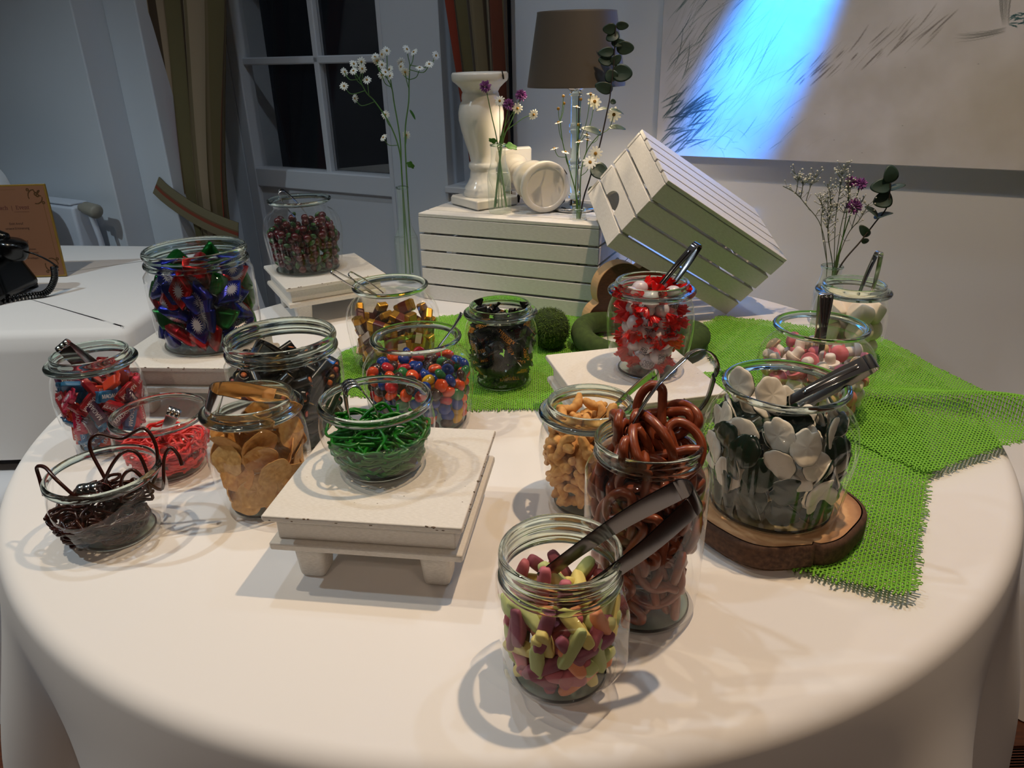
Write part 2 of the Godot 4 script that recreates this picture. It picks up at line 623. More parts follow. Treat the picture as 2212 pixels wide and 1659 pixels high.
func build_painting() -> void:
	var w := 1024
	var h := 738
	var im := Image.create(w, h, false, Image.FORMAT_RGB8)
	im.fill(Color(0.80, 0.80, 0.82))
	var n := FastNoiseLite.new()
	n.seed = 5
	n.frequency = 0.006
	n.fractal_octaves = 4
	for y in h:
		for x in w:
			var t := n.get_noise_2d(x, y)
			var c := Color(0.80, 0.80, 0.825).lerp(Color(0.74, 0.735, 0.74), clampf(0.5 + t, 0, 1))
			# a faint warm wash low on the right
			var k := clampf(1.0 - Vector2((x - 860) / 330.0, (y - 620) / 170.0).length(), 0, 1)
			c = c.lerp(Color(0.73, 0.70, 0.63), 0.7 * k)
			im.set_pixel(x, y, c)
	var r := RandomNumberGenerator.new()
	r.seed = 11
	# wispy dark strokes fanning from the left edge
	for s in 520:
		var y0 := r.randf_range(140, 735)
		var x0 := r.randf_range(0, 60) + pow(r.randf(), 2.0) * (60 + 230.0 * y0 / h)
		var len := r.randf_range(30, 120)
		var ang := -deg_to_rad(r.randf_range(38, 66))
		var dark := r.randf_range(0.15, 0.5) * clampf(1.2 - x0 / 320.0, 0.15, 1.0)
		stroke(im, Vector2(x0, y0), ang, len, r.randf_range(-0.006, 0.006), [Color(0.22, 0.29, 0.30), Color(0.30, 0.38, 0.37), Color(0.44, 0.46, 0.44)][s % 3], dark, 1 if s % 4 else 2)
	for s in 60:   # teal shade in the lower left corner
		stroke(im, Vector2(r.randf_range(0, 90), r.randf_range(610, 736)), -deg_to_rad(r.randf_range(10, 60)), r.randf_range(30, 80), 0.004, Color(0.14, 0.24, 0.27), 0.3, 3)
	# the drifting scratches in the middle
	for s in 90:
		var t := r.randf()
		var p := Vector2(lerpf(290, 560, t), lerpf(575, 490, t) + r.randf_range(-30, 22))
		stroke(im, p, -deg_to_rad(r.randf_range(42, 58)), r.randf_range(18, 70), r.randf_range(-0.004, 0.004), Color(0.42, 0.40, 0.40), r.randf_range(0.1, 0.34), 1 if s % 3 else 3)
	for s in 24:
		stroke(im, Vector2(r.randf_range(20, 200), r.randf_range(640, 720)), r.randf_range(-0.7, 0.5), r.randf_range(15, 60), r.randf_range(-0.03, 0.03), Color(0.30, 0.36, 0.38), 0.4, 1)
	# the red and teal bud towards the right, with grey stems
	for s in 26:
		stroke(im, Vector2(705 + r.randf_range(-16, 16), 462 + r.randf_range(-13, 12)), r.randf_range(-0.9, 0.2), r.randf_range(8, 22), 0.02, Color(0.10, 0.27, 0.30), 0.55, 2)
	for s in 40:
		var a := r.randf() * TAU
		stroke(im, Vector2(726, 428) + Vector2(cos(a) * 13, sin(a) * 10) * sqrt(r.randf()), -0.7, r.randf_range(5, 14), 0.0, Color(0.55, 0.12, 0.11), 0.7, 2)
	for s in 16:
		stroke(im, Vector2(688 + r.randf_range(-6, 6), 470), -1.9 + r.randf_range(-0.12, 0.12), r.randf_range(80, 170), 0.004, Color(0.45, 0.46, 0.46), 0.25, 2)
		stroke(im, Vector2(690, 478 + r.randf_range(-5, 5)), 2.85 + r.randf_range(-0.1, 0.1), r.randf_range(30, 90), 0.004, Color(0.47, 0.48, 0.48), 0.2, 2)
	for s in 34:
		stroke(im, Vector2(r.randf_range(60, 1000), r.randf_range(60, 720)), 0, 3, 0, Color(0.30, 0.30, 0.32), 0.6, 1)
	var canvas := StandardMaterial3D.new()
	canvas.albedo_texture = ImageTexture.create_from_image(im)
	canvas.roughness = 0.6
	canvas.heightmap_enabled = true
	canvas.heightmap_texture = noise_tex("bump_fine", 0.06, [Color.BLACK, Color.WHITE], 256, 4)
	canvas.heightmap_scale = 0.02
	var t := thing("painting", "large pale abstract canvas with grey strokes, lit by a cyan beam", "painting")
	t.transform = Transform3D(wall_basis(), wp(-0.053, 1.027, 0.848))
	var g := Geo.new()
	g.box(Vector3(0.5, 0.36, 0.013), Vector3(1.0, 0.72, 0.026), 0.003)
	part(t, "stretcher", g.mesh(), plain("canvas_edge", Color(0.80, 0.80, 0.81), 0.7))
	g = Geo.new()
	g.grid(2, 2, func(a: float, b: float) -> Vector3: return Vector3(0.002 + 0.996 * b, 0.718 - 0.716 * a, 0.0268))
	part(t, "canvas", g.mesh(), canvas)


func stroke(im: Image, p: Vector2, ang: float, len: float, bend: float, c: Color, alpha: float, width: int) -> void:
	var steps := int(len)
	for k in maxi(steps, 1):
		p += Vector2(cos(ang), sin(ang))
		ang += bend
		var a := alpha * sin(PI * clampf((k + 1.0) / (steps + 1.0), 0, 1))
		for dx in width:
			for dy in width:
				var x := int(p.x) + dx
				var y := int(p.y) + dy
				if x >= 0 and y >= 0 and x < im.get_width() and y < im.get_height():
					im.set_pixel(x, y, im.get_pixel(x, y).lerp(c, a))


func stripe_texture(key: String, bands: Array) -> Texture2D:
	var im := Image.create(512, 8, false, Image.FORMAT_RGB8)
	for x in 512:
		var t := x / 511.0
		var c: Color = bands[bands.size() - 1][1]
		for b in bands:
			if t <= b[0]:
				c = b[1]
				break
		for y in 8:
			im.set_pixel(x, y, c)
	return ImageTexture.create_from_image(im)


func curtain_mesh(left: Callable, right: Callable, lo: float, hi: float, away: float, folds: float, depth: float) -> ArrayMesh:
	var g := Geo.new()
	g.grid(40, 160, func(a: float, b: float) -> Vector3:
		var y := lerpf(hi, lo, a)
		var u := lerpf(left.call(y), right.call(y), b)
		var ph := TAU * folds * b + 0.6 * sin(5.0 * b) + 0.35 * sin(3.0 * y)
		return wp(u + 0.006 * sin(2 * ph), y, away + depth * (0.5 + 0.5 * sin(ph)) * (0.8 + 0.2 * sin(9.0 * b + y))))
	return g.mesh()


func build_curtains() -> void:
	var beige := Color(0.46, 0.40, 0.29)
	var pale := Color(0.62, 0.54, 0.43)
	var brown := Color(0.27, 0.20, 0.12)
	var olive := Color(0.40, 0.36, 0.22)
	var rust := Color(0.58, 0.22, 0.12)
	var m := StandardMaterial3D.new()
	m.albedo_texture = stripe_texture("curtain", [[0.06, pale], [0.10, beige], [0.16, pale], [0.19, brown], [0.27, pale], [0.31, rust], [0.34, beige], [0.42, olive], [0.45, brown], [0.55, pale], [0.58, beige], [0.64, pale], [0.67, brown], [0.78, olive], [0.80, beige], [0.86, olive], [0.90, beige], [0.97, rust], [1.0, brown]])
	m.roughness = 0.85
	m.rim_enabled = true
	m.rim = 0.2
	var t := thing("curtain", "beige and olive striped curtain with rust edge gathered at the left of the glazed window", "curtain")
	var left := func(y: float) -> float: return lerpf(-1.70, -1.64, smoothstep(0.55, 1.9, y))
	var right := func(y: float) -> float: return lerpf(-1.425, -1.20, smoothstep(0.70, 1.75, y)) if y > 0.70 else lerpf(-1.40, -1.425, smoothstep(0.2, 0.70, y))
	part(t, "drape", curtain_mesh(left, right, 0.05, 2.3, 0.64, 5.0, 0.05), m)
	var tm := StandardMaterial3D.new()
	tm.albedo_texture = stripe_texture("tieback", [[0.36, Color(0.47, 0.42, 0.31)], [0.52, Color(0.50, 0.22, 0.13)], [0.6, Color(0.40, 0.31, 0.2)], [1.0, Color(0.45, 0.41, 0.30)]])
	tm.roughness = 0.85
	var path := []
	var sides := []
	for k in 13:
		var f := k / 12.0
		var u := lerpf(-1.668, -1.35, f)
		path.append(wp(u, 0.895 - 0.135 * pow(f, 0.8) - 0.012 * sin(PI * f), 0.592 + 0.03 * f))
		sides.append(Vector3.UP)
	var g := Geo.new()
	g.ribbon(path, sides, 0.068, 0.004)
	part(t, "tieback", g.mesh(), tm, Transform3D.IDENTITY, "striped tieback band with a rust stripe")
	var m2 := StandardMaterial3D.new()
	m2.albedo_texture = stripe_texture("curtain_two", [[0.13, rust], [0.20, brown], [0.34, olive], [0.37, brown], [0.52, beige], [0.55, brown], [0.63, olive], [0.68, pale], [0.72, brown], [0.80, rust.lerp(brown, 0.5)], [0.86, beige], [1.0, brown]])
	m2.roughness = 0.85
	m2.rim_enabled = true
	m2.rim = 0.2
	var t2 := thing("curtain", "brown and olive striped curtain with rust edge beside the lamp and candlestick", "curtain")
	var left2 := func(y: float) -> float: return lerpf(-0.585, -0.66, smoothstep(0.8, 1.7, y))
	var right2 := func(y: float) -> float: return -0.445
	part(t2, "drape", curtain_mesh(left2, right2, 0.05, 2.3, 0.80, 4.0, 0.042), m2)


# ---------------------------------------------------------------- cloths and the left table

# a cloth over a table whose outline is p(t), t in 0..1, drawn round; hem height per t
func drape(outline: Callable, centre: Vector3, top: float, hem: float, folds: Callable, n := 240, edge := 0.02) -> ArrayMesh:
	var g := Geo.new()
	var rows := []   # [inward scale or drop fraction]
	for s in [0.001, 0.25, 0.5, 0.7, 0.85, 0.95]:
		rows.append([0, s])
	for k in 6:
		rows.append([1, k / 5.0])
	for k in 24:
		rows.append([2, (k + 1) / 24.0])
	g.grid(rows.size(), n, func(a: float, b: float) -> Vector3:
		var row: Array = rows[int(round(a * (rows.size() - 1)))]
		var p: Vector2 = outline.call(b)
		var q: Vector2 = outline.call(fposmod(b + 0.003, 1.0))
		var q0: Vector2 = outline.call(fposmod(b - 0.003, 1.0))
		var tang := (q - q0).normalized()
		var out := Vector2(tang.y, -tang.x)
		if out.dot(p - Vector2(centre.x, centre.z)) < 0:
			out = -out
		var c2 := Vector2(centre.x, centre.z)
		if row[0] == 0:
			var pp := c2.lerp(p - out * edge, row[1])
			return Vector3(pp.x, top, pp.y)
		if row[0] == 1:
			var an: float = row[1] * PI * 0.46
			var pe := p - out * edge + out * edge * sin(an)
			return Vector3(pe.x, top - edge + edge * cos(an), pe.y)
		var f: float = row[1]
		var y := lerpf(top - edge * 0.9, hem, f)
		var pd: Vector2 = p + out * folds.call(b, f)
		return Vector3(pd.x, y, pd.y), true)
	return g.mesh()


func rounded_rect(corners: Array, radius: float) -> Callable:
	# outline through four corners with rounded turns
	var pts := []
	var n := corners.size()
	for i in n:
		var a: Vector2 = corners[(i + n - 1) % n]
		var b: Vector2 = corners[i]
		var c: Vector2 = corners[(i + 1) % n]
		var p0 := b + (a - b).normalized() * radius
		var p2 := b + (c - b).normalized() * radius
		for k in 9:
			var t := k / 8.0
			pts.append(p0.lerp(b, t).lerp(b.lerp(p2, t), t))
		var e := c + (b - c).normalized() * radius
		for k in range(1, 12):
			pts.append(p2.lerp(e, k / 12.0))
	var m := pts.size()
	return func(t: float) -> Vector2:
		var x := fposmod(t, 1.0) * m
		var i := int(x) % m
		var p: Vector2 = pts[i]
		return p.lerp(pts[(i + 1) % m], x - floor(x))


func build_left_side() -> void:
	var cloth: Material = mats["cloth"]
	# the second table, with a short cloth
	var o := rounded_rect([Vector2(-0.80, -0.335), Vector2(-0.785, -1.085), Vector2(-1.95, -1.25), Vector2(-1.95, -0.315)], 0.035)
	var f := func(b: float, s: float) -> float: return 0.004 + 0.03 * s + 0.012 * s * sin(TAU * 13 * b) + 0.006 * s * sin(TAU * 29 * b + 1.0)
	solo("tablecloth", drape(o, Vector3(-1.36, 0, -0.72), TABLE, 0.47, f, 320, 0.025), cloth, Transform3D.IDENTITY, "white cloth with a short hem on the side table under the black telephone", "tablecloth")
	var t := thing("side_table", "rectangular side table hidden under a short white cloth", "table")
	var g := Geo.new()
	g.box(Vector3(-1.38, 0.735, -0.72), Vector3(1.06, 0.02, 0.72), 0.003)
	var tw := plain("table_wood", Color(0.2, 0.14, 0.1), 0.5)
	part(t, "tabletop", g.mesh(true), tw)
	for x in [-1.85, -0.92]:
		for z in [-1.0, -0.45]:
			g = Geo.new()
			g.tube([Vector3(x, 0.001, z), Vector3(x, 0.73, z)], 0.02, 12)
			part(t, "leg", g.mesh(true), tw)
	# covered seats tucked in at the left and right edges
	var fo := func(b: float, s: float) -> float: return 0.002 + 0.035 * s + 0.012 * s * sin(TAU * 9 * b)
	var o2 := rounded_rect([Vector2(-1.06, -0.045), Vector2(-1.06, -0.46), Vector2(-1.55, -0.46), Vector2(-1.55, -0.045)], 0.05)
	solo("covered_stool", drape(o2, Vector3(-1.3, 0, -0.25), 0.44, 0.004, fo, 160, 0.03), mats["cloth_thin"], Transform3D.IDENTITY, "stool under a pale floor-length cover tucked below the side table", "stool")
	var o3 := rounded_rect([Vector2(1.02, 0.02), Vector2(1.02, -0.4), Vector2(1.5, -0.4), Vector2(1.5, 0.02)], 0.05)
	solo("covered_stool", drape(o3, Vector3(1.25, 0, -0.2), 0.44, 0.004, fo, 160, 0.03), cloth, Transform3D.IDENTITY, "stool under a white floor-length cover behind the right side of the round table", "stool")
	# a white chair back behind the card
	t = thing("white_chair", "white chair with a rounded back showing above the gold edged card", "chair")
	t.transform = Transform3D(wall_basis(), wp(-2.07, 0, 0.235))
	g = Geo.new()
	g.superquadric(Vector3(0.215, 0.26, 0.022), 0.35, 0.3, 16, 40)
	var wc := plain("chair_white", Color(0.74, 0.75, 0.76), 0.4)
	part(t, "backrest", g.mesh(true), wc, move(Vector3(0, 0.735, 0)))
	g = Geo.new()
	g.superquadric(Vector3(0.21, 0.025, 0.21), 0.4, 0.4, 10, 32)
	part(t, "seat", g.mesh(true), wc, move(Vector3(0, 0.46, -0.19)))
	for x in [-0.18, 0.18]:
		for z in [-0.36, -0.02]:
			g = Geo.new()
			g.tube([Vector3(x * 1.05, 0.002, z * 1.05), Vector3(x, 0.45, z)], 0.014, 10)
			part(t, "leg", g.mesh(true), wc)
	# radiator on the wall with its valve
	t = thing("radiator", "white panel radiator with a thermostat valve on the left wall", "radiator")
	g = Geo.new()
	wall_box(g, -2.45, -1.845, 0.20, 0.845, 0.40, 0.47, 0.012)
	part(t, "panel", g.mesh(), plain("radiator_white", Color(0.80, 0.82, 0.86), 0.35))
	g = Geo.new()
	wall_box(g, -2.44, -1.86, 0.846, 0.852, 0.405, 0.465, 0.002)
	part(t, "top_grille", g.mesh(), plain("radiator_white", Color(0.80, 0.82, 0.86), 0.35))
	g = Geo.new()
	g.tube([wp(-1.845, 0.838, 0.43), wp(-1.82, 0.838, 0.43), wp(-1.818, 0.838, 0.43), wp(-1.765, 0.830, 0.43)], [0.012, 0.013, 0.020, 0.023], 16)
	part(t, "valve", g.mesh(true), plain("valve_plastic", Color(0.55, 0.53, 0.48), 0.5))
	g = Geo.new()
	g.tube([wp(-1.80, 0.82, 0.43), wp(-1.79, 0.74, 0.435), wp(-1.79, 0.3, 0.44), wp(-1.79, 0.0, 0.44)], 0.009, 10)
	part(t, "pipe", g.mesh(true), plain("radiator_white", Color(0.80, 0.82, 0.86), 0.35))
	build_card()
	build_phone()


func build_card() -> void:
	var w := 0.190
	var h := 0.236
	var t := thing("gold_card", "gold edged brown card with ornate corners standing behind the telephone", "sign")
	# base right corner at the measured spot, leaning back a little
	t.transform = Transform3D(Basis(Vector3.UP, 0.02) * Basis(Vector3.RIGHT, deg_to_rad(-3.0)), Vector3(-1.166 - w / 2, TABLE + 0.002, -0.775))
	var im := Image.create(380, 472, false, Image.FORMAT_RGB8)
	var base := Color(0.50, 0.345, 0.245)
	im.fill(base)
	var gold := Color(0.36, 0.24, 0.06)
	var dark := Color(0.20, 0.12, 0.05)
	for k in range(96, 376):
		for x in [20, 21, 358, 359]:
			im.set_pixel(x, k, gold)
	for k in range(150, 230):
		for y in [16, 17, 454, 455]:
			im.set_pixel(k, y, gold.lerp(base, 0.4))
	for cx in [0, 1]:
		for cy in [0, 1]:
			for s in [[28, 24, 0.2, 44, 0.07], [28, 24, 1.35, 44, -0.07], [60, 20, 0.1, 60, 0.03], [20, 60, 1.5, 60, -0.03], [44, 44, 0.4, 40, 0.16], [44, 44, 1.2, 40, -0.16], [84, 24, 0.5, 34, -0.18], [24, 84, 1.1, 34, 0.18], [26, 26, 0.8, 26, 0.0]]:
				var p := Vector2(s[0], s[1])
				var an: float = s[2]
				for k in int(s[3]):
					p += Vector2(cos(an), sin(an))
					an += s[4]
					for dx in 5:
						for dy in 5:
							var x := int(p.x) + dx - 2
							var y := int(p.y) + dy - 2
							if x > 2 and y > 2 and x < 376 and y < 468:
								im.set_pixel(379 - x if cx else x, 471 - y if cy else y, dark.lerp(gold, (k % 9) / 9.0))
	var m := StandardMaterial3D.new()
	m.albedo_texture = ImageTexture.create_from_image(im)
	m.roughness = 0.5
	var g := Geo.new()
	g.box(Vector3(0, h / 2, 0), Vector3(w, h, 0.006), 0.001)
	part(t, "board", g.mesh(), plain("gold_edge", Color(0.62, 0.49, 0.22), 0.35, 0.4))
	g = Geo.new()
	g.grid(2, 2, func(a: float, b: float) -> Vector3: return Vector3((b - 0.5) * (w - 0.008), h - 0.004 - a * (h - 0.008), 0.0033))
	part(t, "printed_face", g.mesh(), m)
	var ink := plain("card_ink", Color(0.20, 0.11, 0.08), 0.7)
	var red := plain("card_ink_red", Color(0.30, 0.10, 0.12), 0.7)
	for l in [["Seebach  |  Event", -0.008, 0.179, 0.0145, red, true], ["__________________", 0.022, 0.171, 0.006, red, false], ["Dein Anruf", 0.0, 0.139, 0.0085, ink, false], ["unsere Erinnerung", 0.0, 0.127, 0.0085, ink, false], ["~", 0.0, 0.107, 0.008, ink, false], ["Anleitung", 0.0, 0.094, 0.0095, ink, true], ["Hörer abnehmen", 0.012, 0.073, 0.0065, ink, false], ["Nachricht sprechen", 0.014, 0.064, 0.0065, ink, false], ["Hörer auflegen", 0.016, 0.050, 0.0065, ink, false]]:
		text(t, l[0], l[3] * 0.66, l[4], Transform3D(Basis.IDENTITY, Vector3(l[1], l[2], 0.0034)), serif if l[5] else sans)
	g = Geo.new()
	g.box(Vector3(0, 0.05, -0.035), Vector3(0.04, 0.004, 0.08), 0.001, Basis(Vector3.RIGHT, 0.9))
	part(t, "strut", g.mesh(), plain("gold_edge", Color(0.62, 0.49, 0.22), 0.35, 0.4))


# flat lettering centred on the transform, facing its z axis; size is the height in metres
func text(parent: Node, s: String, size: float, material: Material, at: Transform3D, font: Font) -> MeshInstance3D:
	var key := "text:" + s + str(size)
	if not shared.has(key):
		var tm := TextMesh.new()
		tm.text = s
		tm.font = font
		tm.font_size = 32
		tm.pixel_size = size / 32.0 * 1.3
		tm.depth = 0.0003
		tm.curve_step = 2.0
		shared[key] = tm
	return part(parent, "lettering", shared[key], material, at)


func build_phone() -> void:
	var black := plain("phone_black", Color(0.018, 0.019, 0.022), 0.22)
	var t := thing("telephone", "black retro desk telephone with its handset and coiled cord on the side table", "telephone")
	t.position = Vector3(-1.29, TABLE, -0.61)
	var g := Geo.new()
	# sloping body
	g.superquadric(Vector3(0.108, 0.05, 0.095), 0.25, 0.3, 14, 40, func(p: Vector3) -> Vector3:
		var k := clampf((p.y + 0.05) / 0.1, 0, 1)
		return Vector3(p.x * lerpf(1.06, 0.82, k), p.y, p.z * lerpf(1.0, 0.62, k)))
	part(t, "body", g.mesh(true), black, move(Vector3(0.0, 0.055, 0.0)))
	for x in [-0.08, 0.09]:
		for z in [-0.07, 0.07]:
			g = Geo.new()
			g.lathe([Vector2(0, 0), Vector2(0.012, 0), Vector2(0.012, 0.012), Vector2(0, 0.012)], 14)
			part(t, "foot", g.mesh(true), black, move(Vector3(x, 0.0, z)))
	g = Geo.new()
	g.lathe([Vector2(0, 0.006), Vector2(0.034, 0.006), Vector2(0.038, 0.003), Vector2(0.04, 0.0), Vector2(0, 0.0)], 32)
	part(t, "dial", g.mesh(true), plain("dial_grey", Color(0.10, 0.10, 0.11), 0.3, 0.6), Transform3D(Basis(Vector3.RIGHT, 0.7), Vector3(0, 0.095, 0.05)))
	# handset across the top
	g = Geo.new()
	var path := smooth([Vector3(-0.11, 0.135, -0.01), Vector3(-0.05, 0.155, -0.01), Vector3(0.05, 0.155, -0.01), Vector3(0.10, 0.138, -0.01)], 6)
	g.tube(path, 0.0135, 14)
	var hs := part(t, "handset", g.mesh(true), black)
	for x in [-0.115, 0.108]:
		g = Geo.new()
		g.superquadric(Vector3(0.034, 0.026, 0.034), 0.6, 1.0, 12, 28)
		part(hs, "ear_cup", g.mesh(true), black, Transform3D(Basis(Vector3.BACK, -0.25 if x > 0 else 0.25), Vector3(x, 0.112, -0.008)))
	# the thin lead and the coiled cord
	g = Geo.new()
	g.tube(smooth([Vector3(0.135, 0.105, -0.01), Vector3(0.16, 0.10, -0.005), Vector3(0.185, 0.082, -0.01), Vector3(0.197, 0.062, -0.02)], 6), 0.0022, 6)
	part(t, "lead", g.mesh(true), black)
	var spine := smooth([Vector3(0.190, 0.064, -0.015), Vector3(0.188, 0.035, -0.005), Vector3(0.172, 0.010, 0.02), Vector3(0.12, 0.009, 0.045), Vector3(0.05, 0.009, 0.115), Vector3(-0.05, 0.009, 0.15)], 24)
	var coil := []
	var turns := 46.0
	for k in spine.size() * 5:
		var f := float(k) / (spine.size() * 5 - 1)
		var x := f * (spine.size() - 1)
		var i := mini(int(x), spine.size() - 2)
		var a: Vector3 = spine[i]
		var b: Vector3 = spine[i + 1]
		var p := a.lerp(b, x - i)
		var d := (b - a).normalized()
		var s := d.cross(Vector3(0.2, 0.3, 1)).normalized()
		var u := s.cross(d)
		coil.append(p + (s * cos(TAU * turns * f) + u * sin(TAU * turns * f)) * 0.0058)
	g = Geo.new()
	g.tube(coil, 0.0026, 6)
	part(t, "coiled_cord", g.mesh(true), black)


# ---------------------------------------------------------------- the round table and its runner

func build_table() -> void:
	var o := func(t: float) -> Vector2: return Vector2(TABLE_CENTRE.x + cos(TAU * t) * TABLE_RADIUS, TABLE_CENTRE.z + sin(TAU * t) * TABLE_RADIUS)
	var folds := func(b: float, s: float) -> float:
		var a := TAU * b
		var wave := sin(13.0 * a + 0.9 * sin(2.0 * a) + 0.5) + 0.35 * sin(7.0 * a + 1.0)
		var grow := smoothstep(0.0, 0.5, s)
		return 0.003 + 0.060 * s + 0.048 * grow * wave + 0.006 * grow * sin(26.0 * a)
	solo("tablecloth", drape(o, TABLE_CENTRE, TABLE, 0.012, folds, 520, 0.022), mats["cloth"], Transform3D.IDENTITY, "white cloth draped to the floor over the round buffet table under the sweets", "tablecloth")


# a woven panel: threads along the axes at spacing, clipped to a polygon; height gives the lie of the cloth
func weave(poly: PackedVector2Array, turn: float, spacing: float, height: Callable, seed_: int) -> ArrayMesh:
	var r := RandomNumberGenerator.new()
	r.seed = seed_
	var ax := Vector2(cos(turn), sin(turn))
	var ay := Vector2(-ax.y, ax.x)
	var lo := Vector2(1e9, 1e9)
	var hi := Vector2(-1e9, -1e9)
	for p in poly:
		var q := Vector2(p.dot(ax), p.dot(ay))
		lo = lo.min(q)
		hi = hi.max(q)
	var g := Geo.new()
	for dir in 2:
		var along := ax if dir == 0 else ay
		var across := ay if dir == 0 else ax
		var a0: float = lo.x if dir == 0 else lo.y
		var a1: float = hi.x if dir == 0 else hi.y
		var c0: float = lo.y if dir == 0 else lo.x
		var c1: float = hi.y if dir == 0 else hi.x
		var n := int((c1 - c0) / spacing)
		for i in n:
			var c := c0 + (i + 0.5) * spacing
			# where this thread enters and leaves the polygon
			var cuts := []
			var m := poly.size()
			for k in m:
				var p := poly[k]
				var q := poly[(k + 1) % m]
				var pc := p.dot(across) - c
				var qc := q.dot(across) - c
				if (pc < 0) != (qc < 0):
					cuts.append(p.lerp(q, pc / (pc - qc)).dot(along))
			cuts.sort()
			for s in range(0, cuts.size() - 1, 2):
				var s0: float = cuts[s] - r.randf_range(0.002, 0.010)
				var s1: float = cuts[s + 1] + r.randf_range(0.002, 0.010)
				var k0 := int(ceil((s0 - a0) / spacing))
				var k1 := int(floor((s1 - a0) / spacing))
				if k1 - k0 < 2:
					continue
				var half := spacing * r.randf_range(0.26, 0.36)
				var base := g.v.size()
				var rows := 0
				for k in range(k0 - 1, k1 + 2):
					var sp := clampf(a0 + k * spacing, s0, s1)
					var free: bool = sp <= cuts[s] or sp >= cuts[s + 1]
					var wob := r.randf_range(-0.12, 0.12) * spacing * (3.0 if free else 1.0)
					var q2 := along * sp + across * (c + wob)
					var up := 0.0006 * (1.0 if (k + i + dir) % 2 == 0 else -1.0)
					var y: float = height.call(q2) + up
					for cn in [[-1, 0], [0, 1], [1, 0], [0, -1]]:
						var q3: Vector2 = q2 + across * half * cn[0]
						g.v.append(Vector3(q3.x, y + 0.0007 * cn[1], q3.y))
						g.uv.append(Vector2.ZERO)
					rows += 1
				g.quad_strip(rows, 4, base, true)
	return g.mesh()


func build_runner() -> void:
	var t := thing("burlap_runner", "bright green open weave burlap runner bunched under the jars", "runner")
	var m: Material = mats["burlap"]
	var y := TABLE
	var flat := func(q: Vector2) -> float: return y + 0.0022 + 0.0012 * sin(31.0 * q.x + 17.0 * q.y)
	var left := PackedVector2Array([Vector2(-0.318, -0.172), Vector2(-0.16, -0.357), Vector2(-0.02, -0.40), Vector2(0.18, -0.36), Vector2(0.16, 0.085), Vector2(0.045, 0.092), Vector2(-0.056, 0.092), Vector2(-0.29, 0.012)])
	var a := part(t, "woven_panel", weave(left, 0.05, 0.0036, flat, 3), m)
	a.set_meta("kind", "stuff")
	var wavy := func(q: Vector2) -> float: return y + 0.0055 + 0.0022 * sin(26.0 * q.x - 38.0 * q.y) + 0.010 * smoothstep(0.50, 0.56, q.y - 0.0 * q.x) * smoothstep(0.28, 0.42, q.x)
	var near := PackedVector2Array([Vector2(0.10, 0.05), Vector2(0.42, -0.05), Vector2(0.60, 0.12), Vector2(0.545, 0.30), Vector2(0.511, 0.349), Vector2(0.389, 0.555), Vector2(0.313, 0.512), Vector2(0.214, 0.439), Vector2(0.15, 0.25)])
	var b := part(t, "woven_panel", weave(near, -1.03, 0.0040, wavy, 4), m)
	b.set_meta("kind", "stuff")
	# the far flap rises to a ridge and turns under along it
	var r0 := Vector2(0.50, 0.075)
	var r1 := Vector2(0.745, 0.195)
	var rd := (r1 - r0).normalized()
	var rn := Vector2(-rd.y, rd.x)
	var flap := func(q: Vector2) -> float:
		var d := (q - r0).dot(rn)
		var s := clampf((q - r0).dot(rd) / 0.25, 0, 1)
		var k := s * s * (3 - 2 * s)
		return y + 0.009 + 0.002 * sin(24.0 * q.x + 20.0 * q.y) + (0.006 + 0.026 * k) * exp(-pow(d / (0.05 if d < 0 else 0.016), 2.0)) + 0.004 * k
	var far := PackedVector2Array([Vector2(0.36, -0.235), Vector2(0.437, -0.311), Vector2(0.50, -0.272), Vector2(0.60, -0.215), Vector2(0.688, -0.155), Vector2(0.722, 0.02), Vector2(0.737, 0.165), Vector2(0.722, 0.225), Vector2(0.699, 0.245), Vector2(0.60, 0.29), Vector2(0.528, 0.323), Vector2(0.46, 0.20), Vector2(0.36, 0.02)])
	var c := part(t, "woven_panel", weave(far, -0.9, 0.0038, flap, 5), m)
	c.set_meta("kind", "stuff")


# ---------------------------------------------------------------- risers

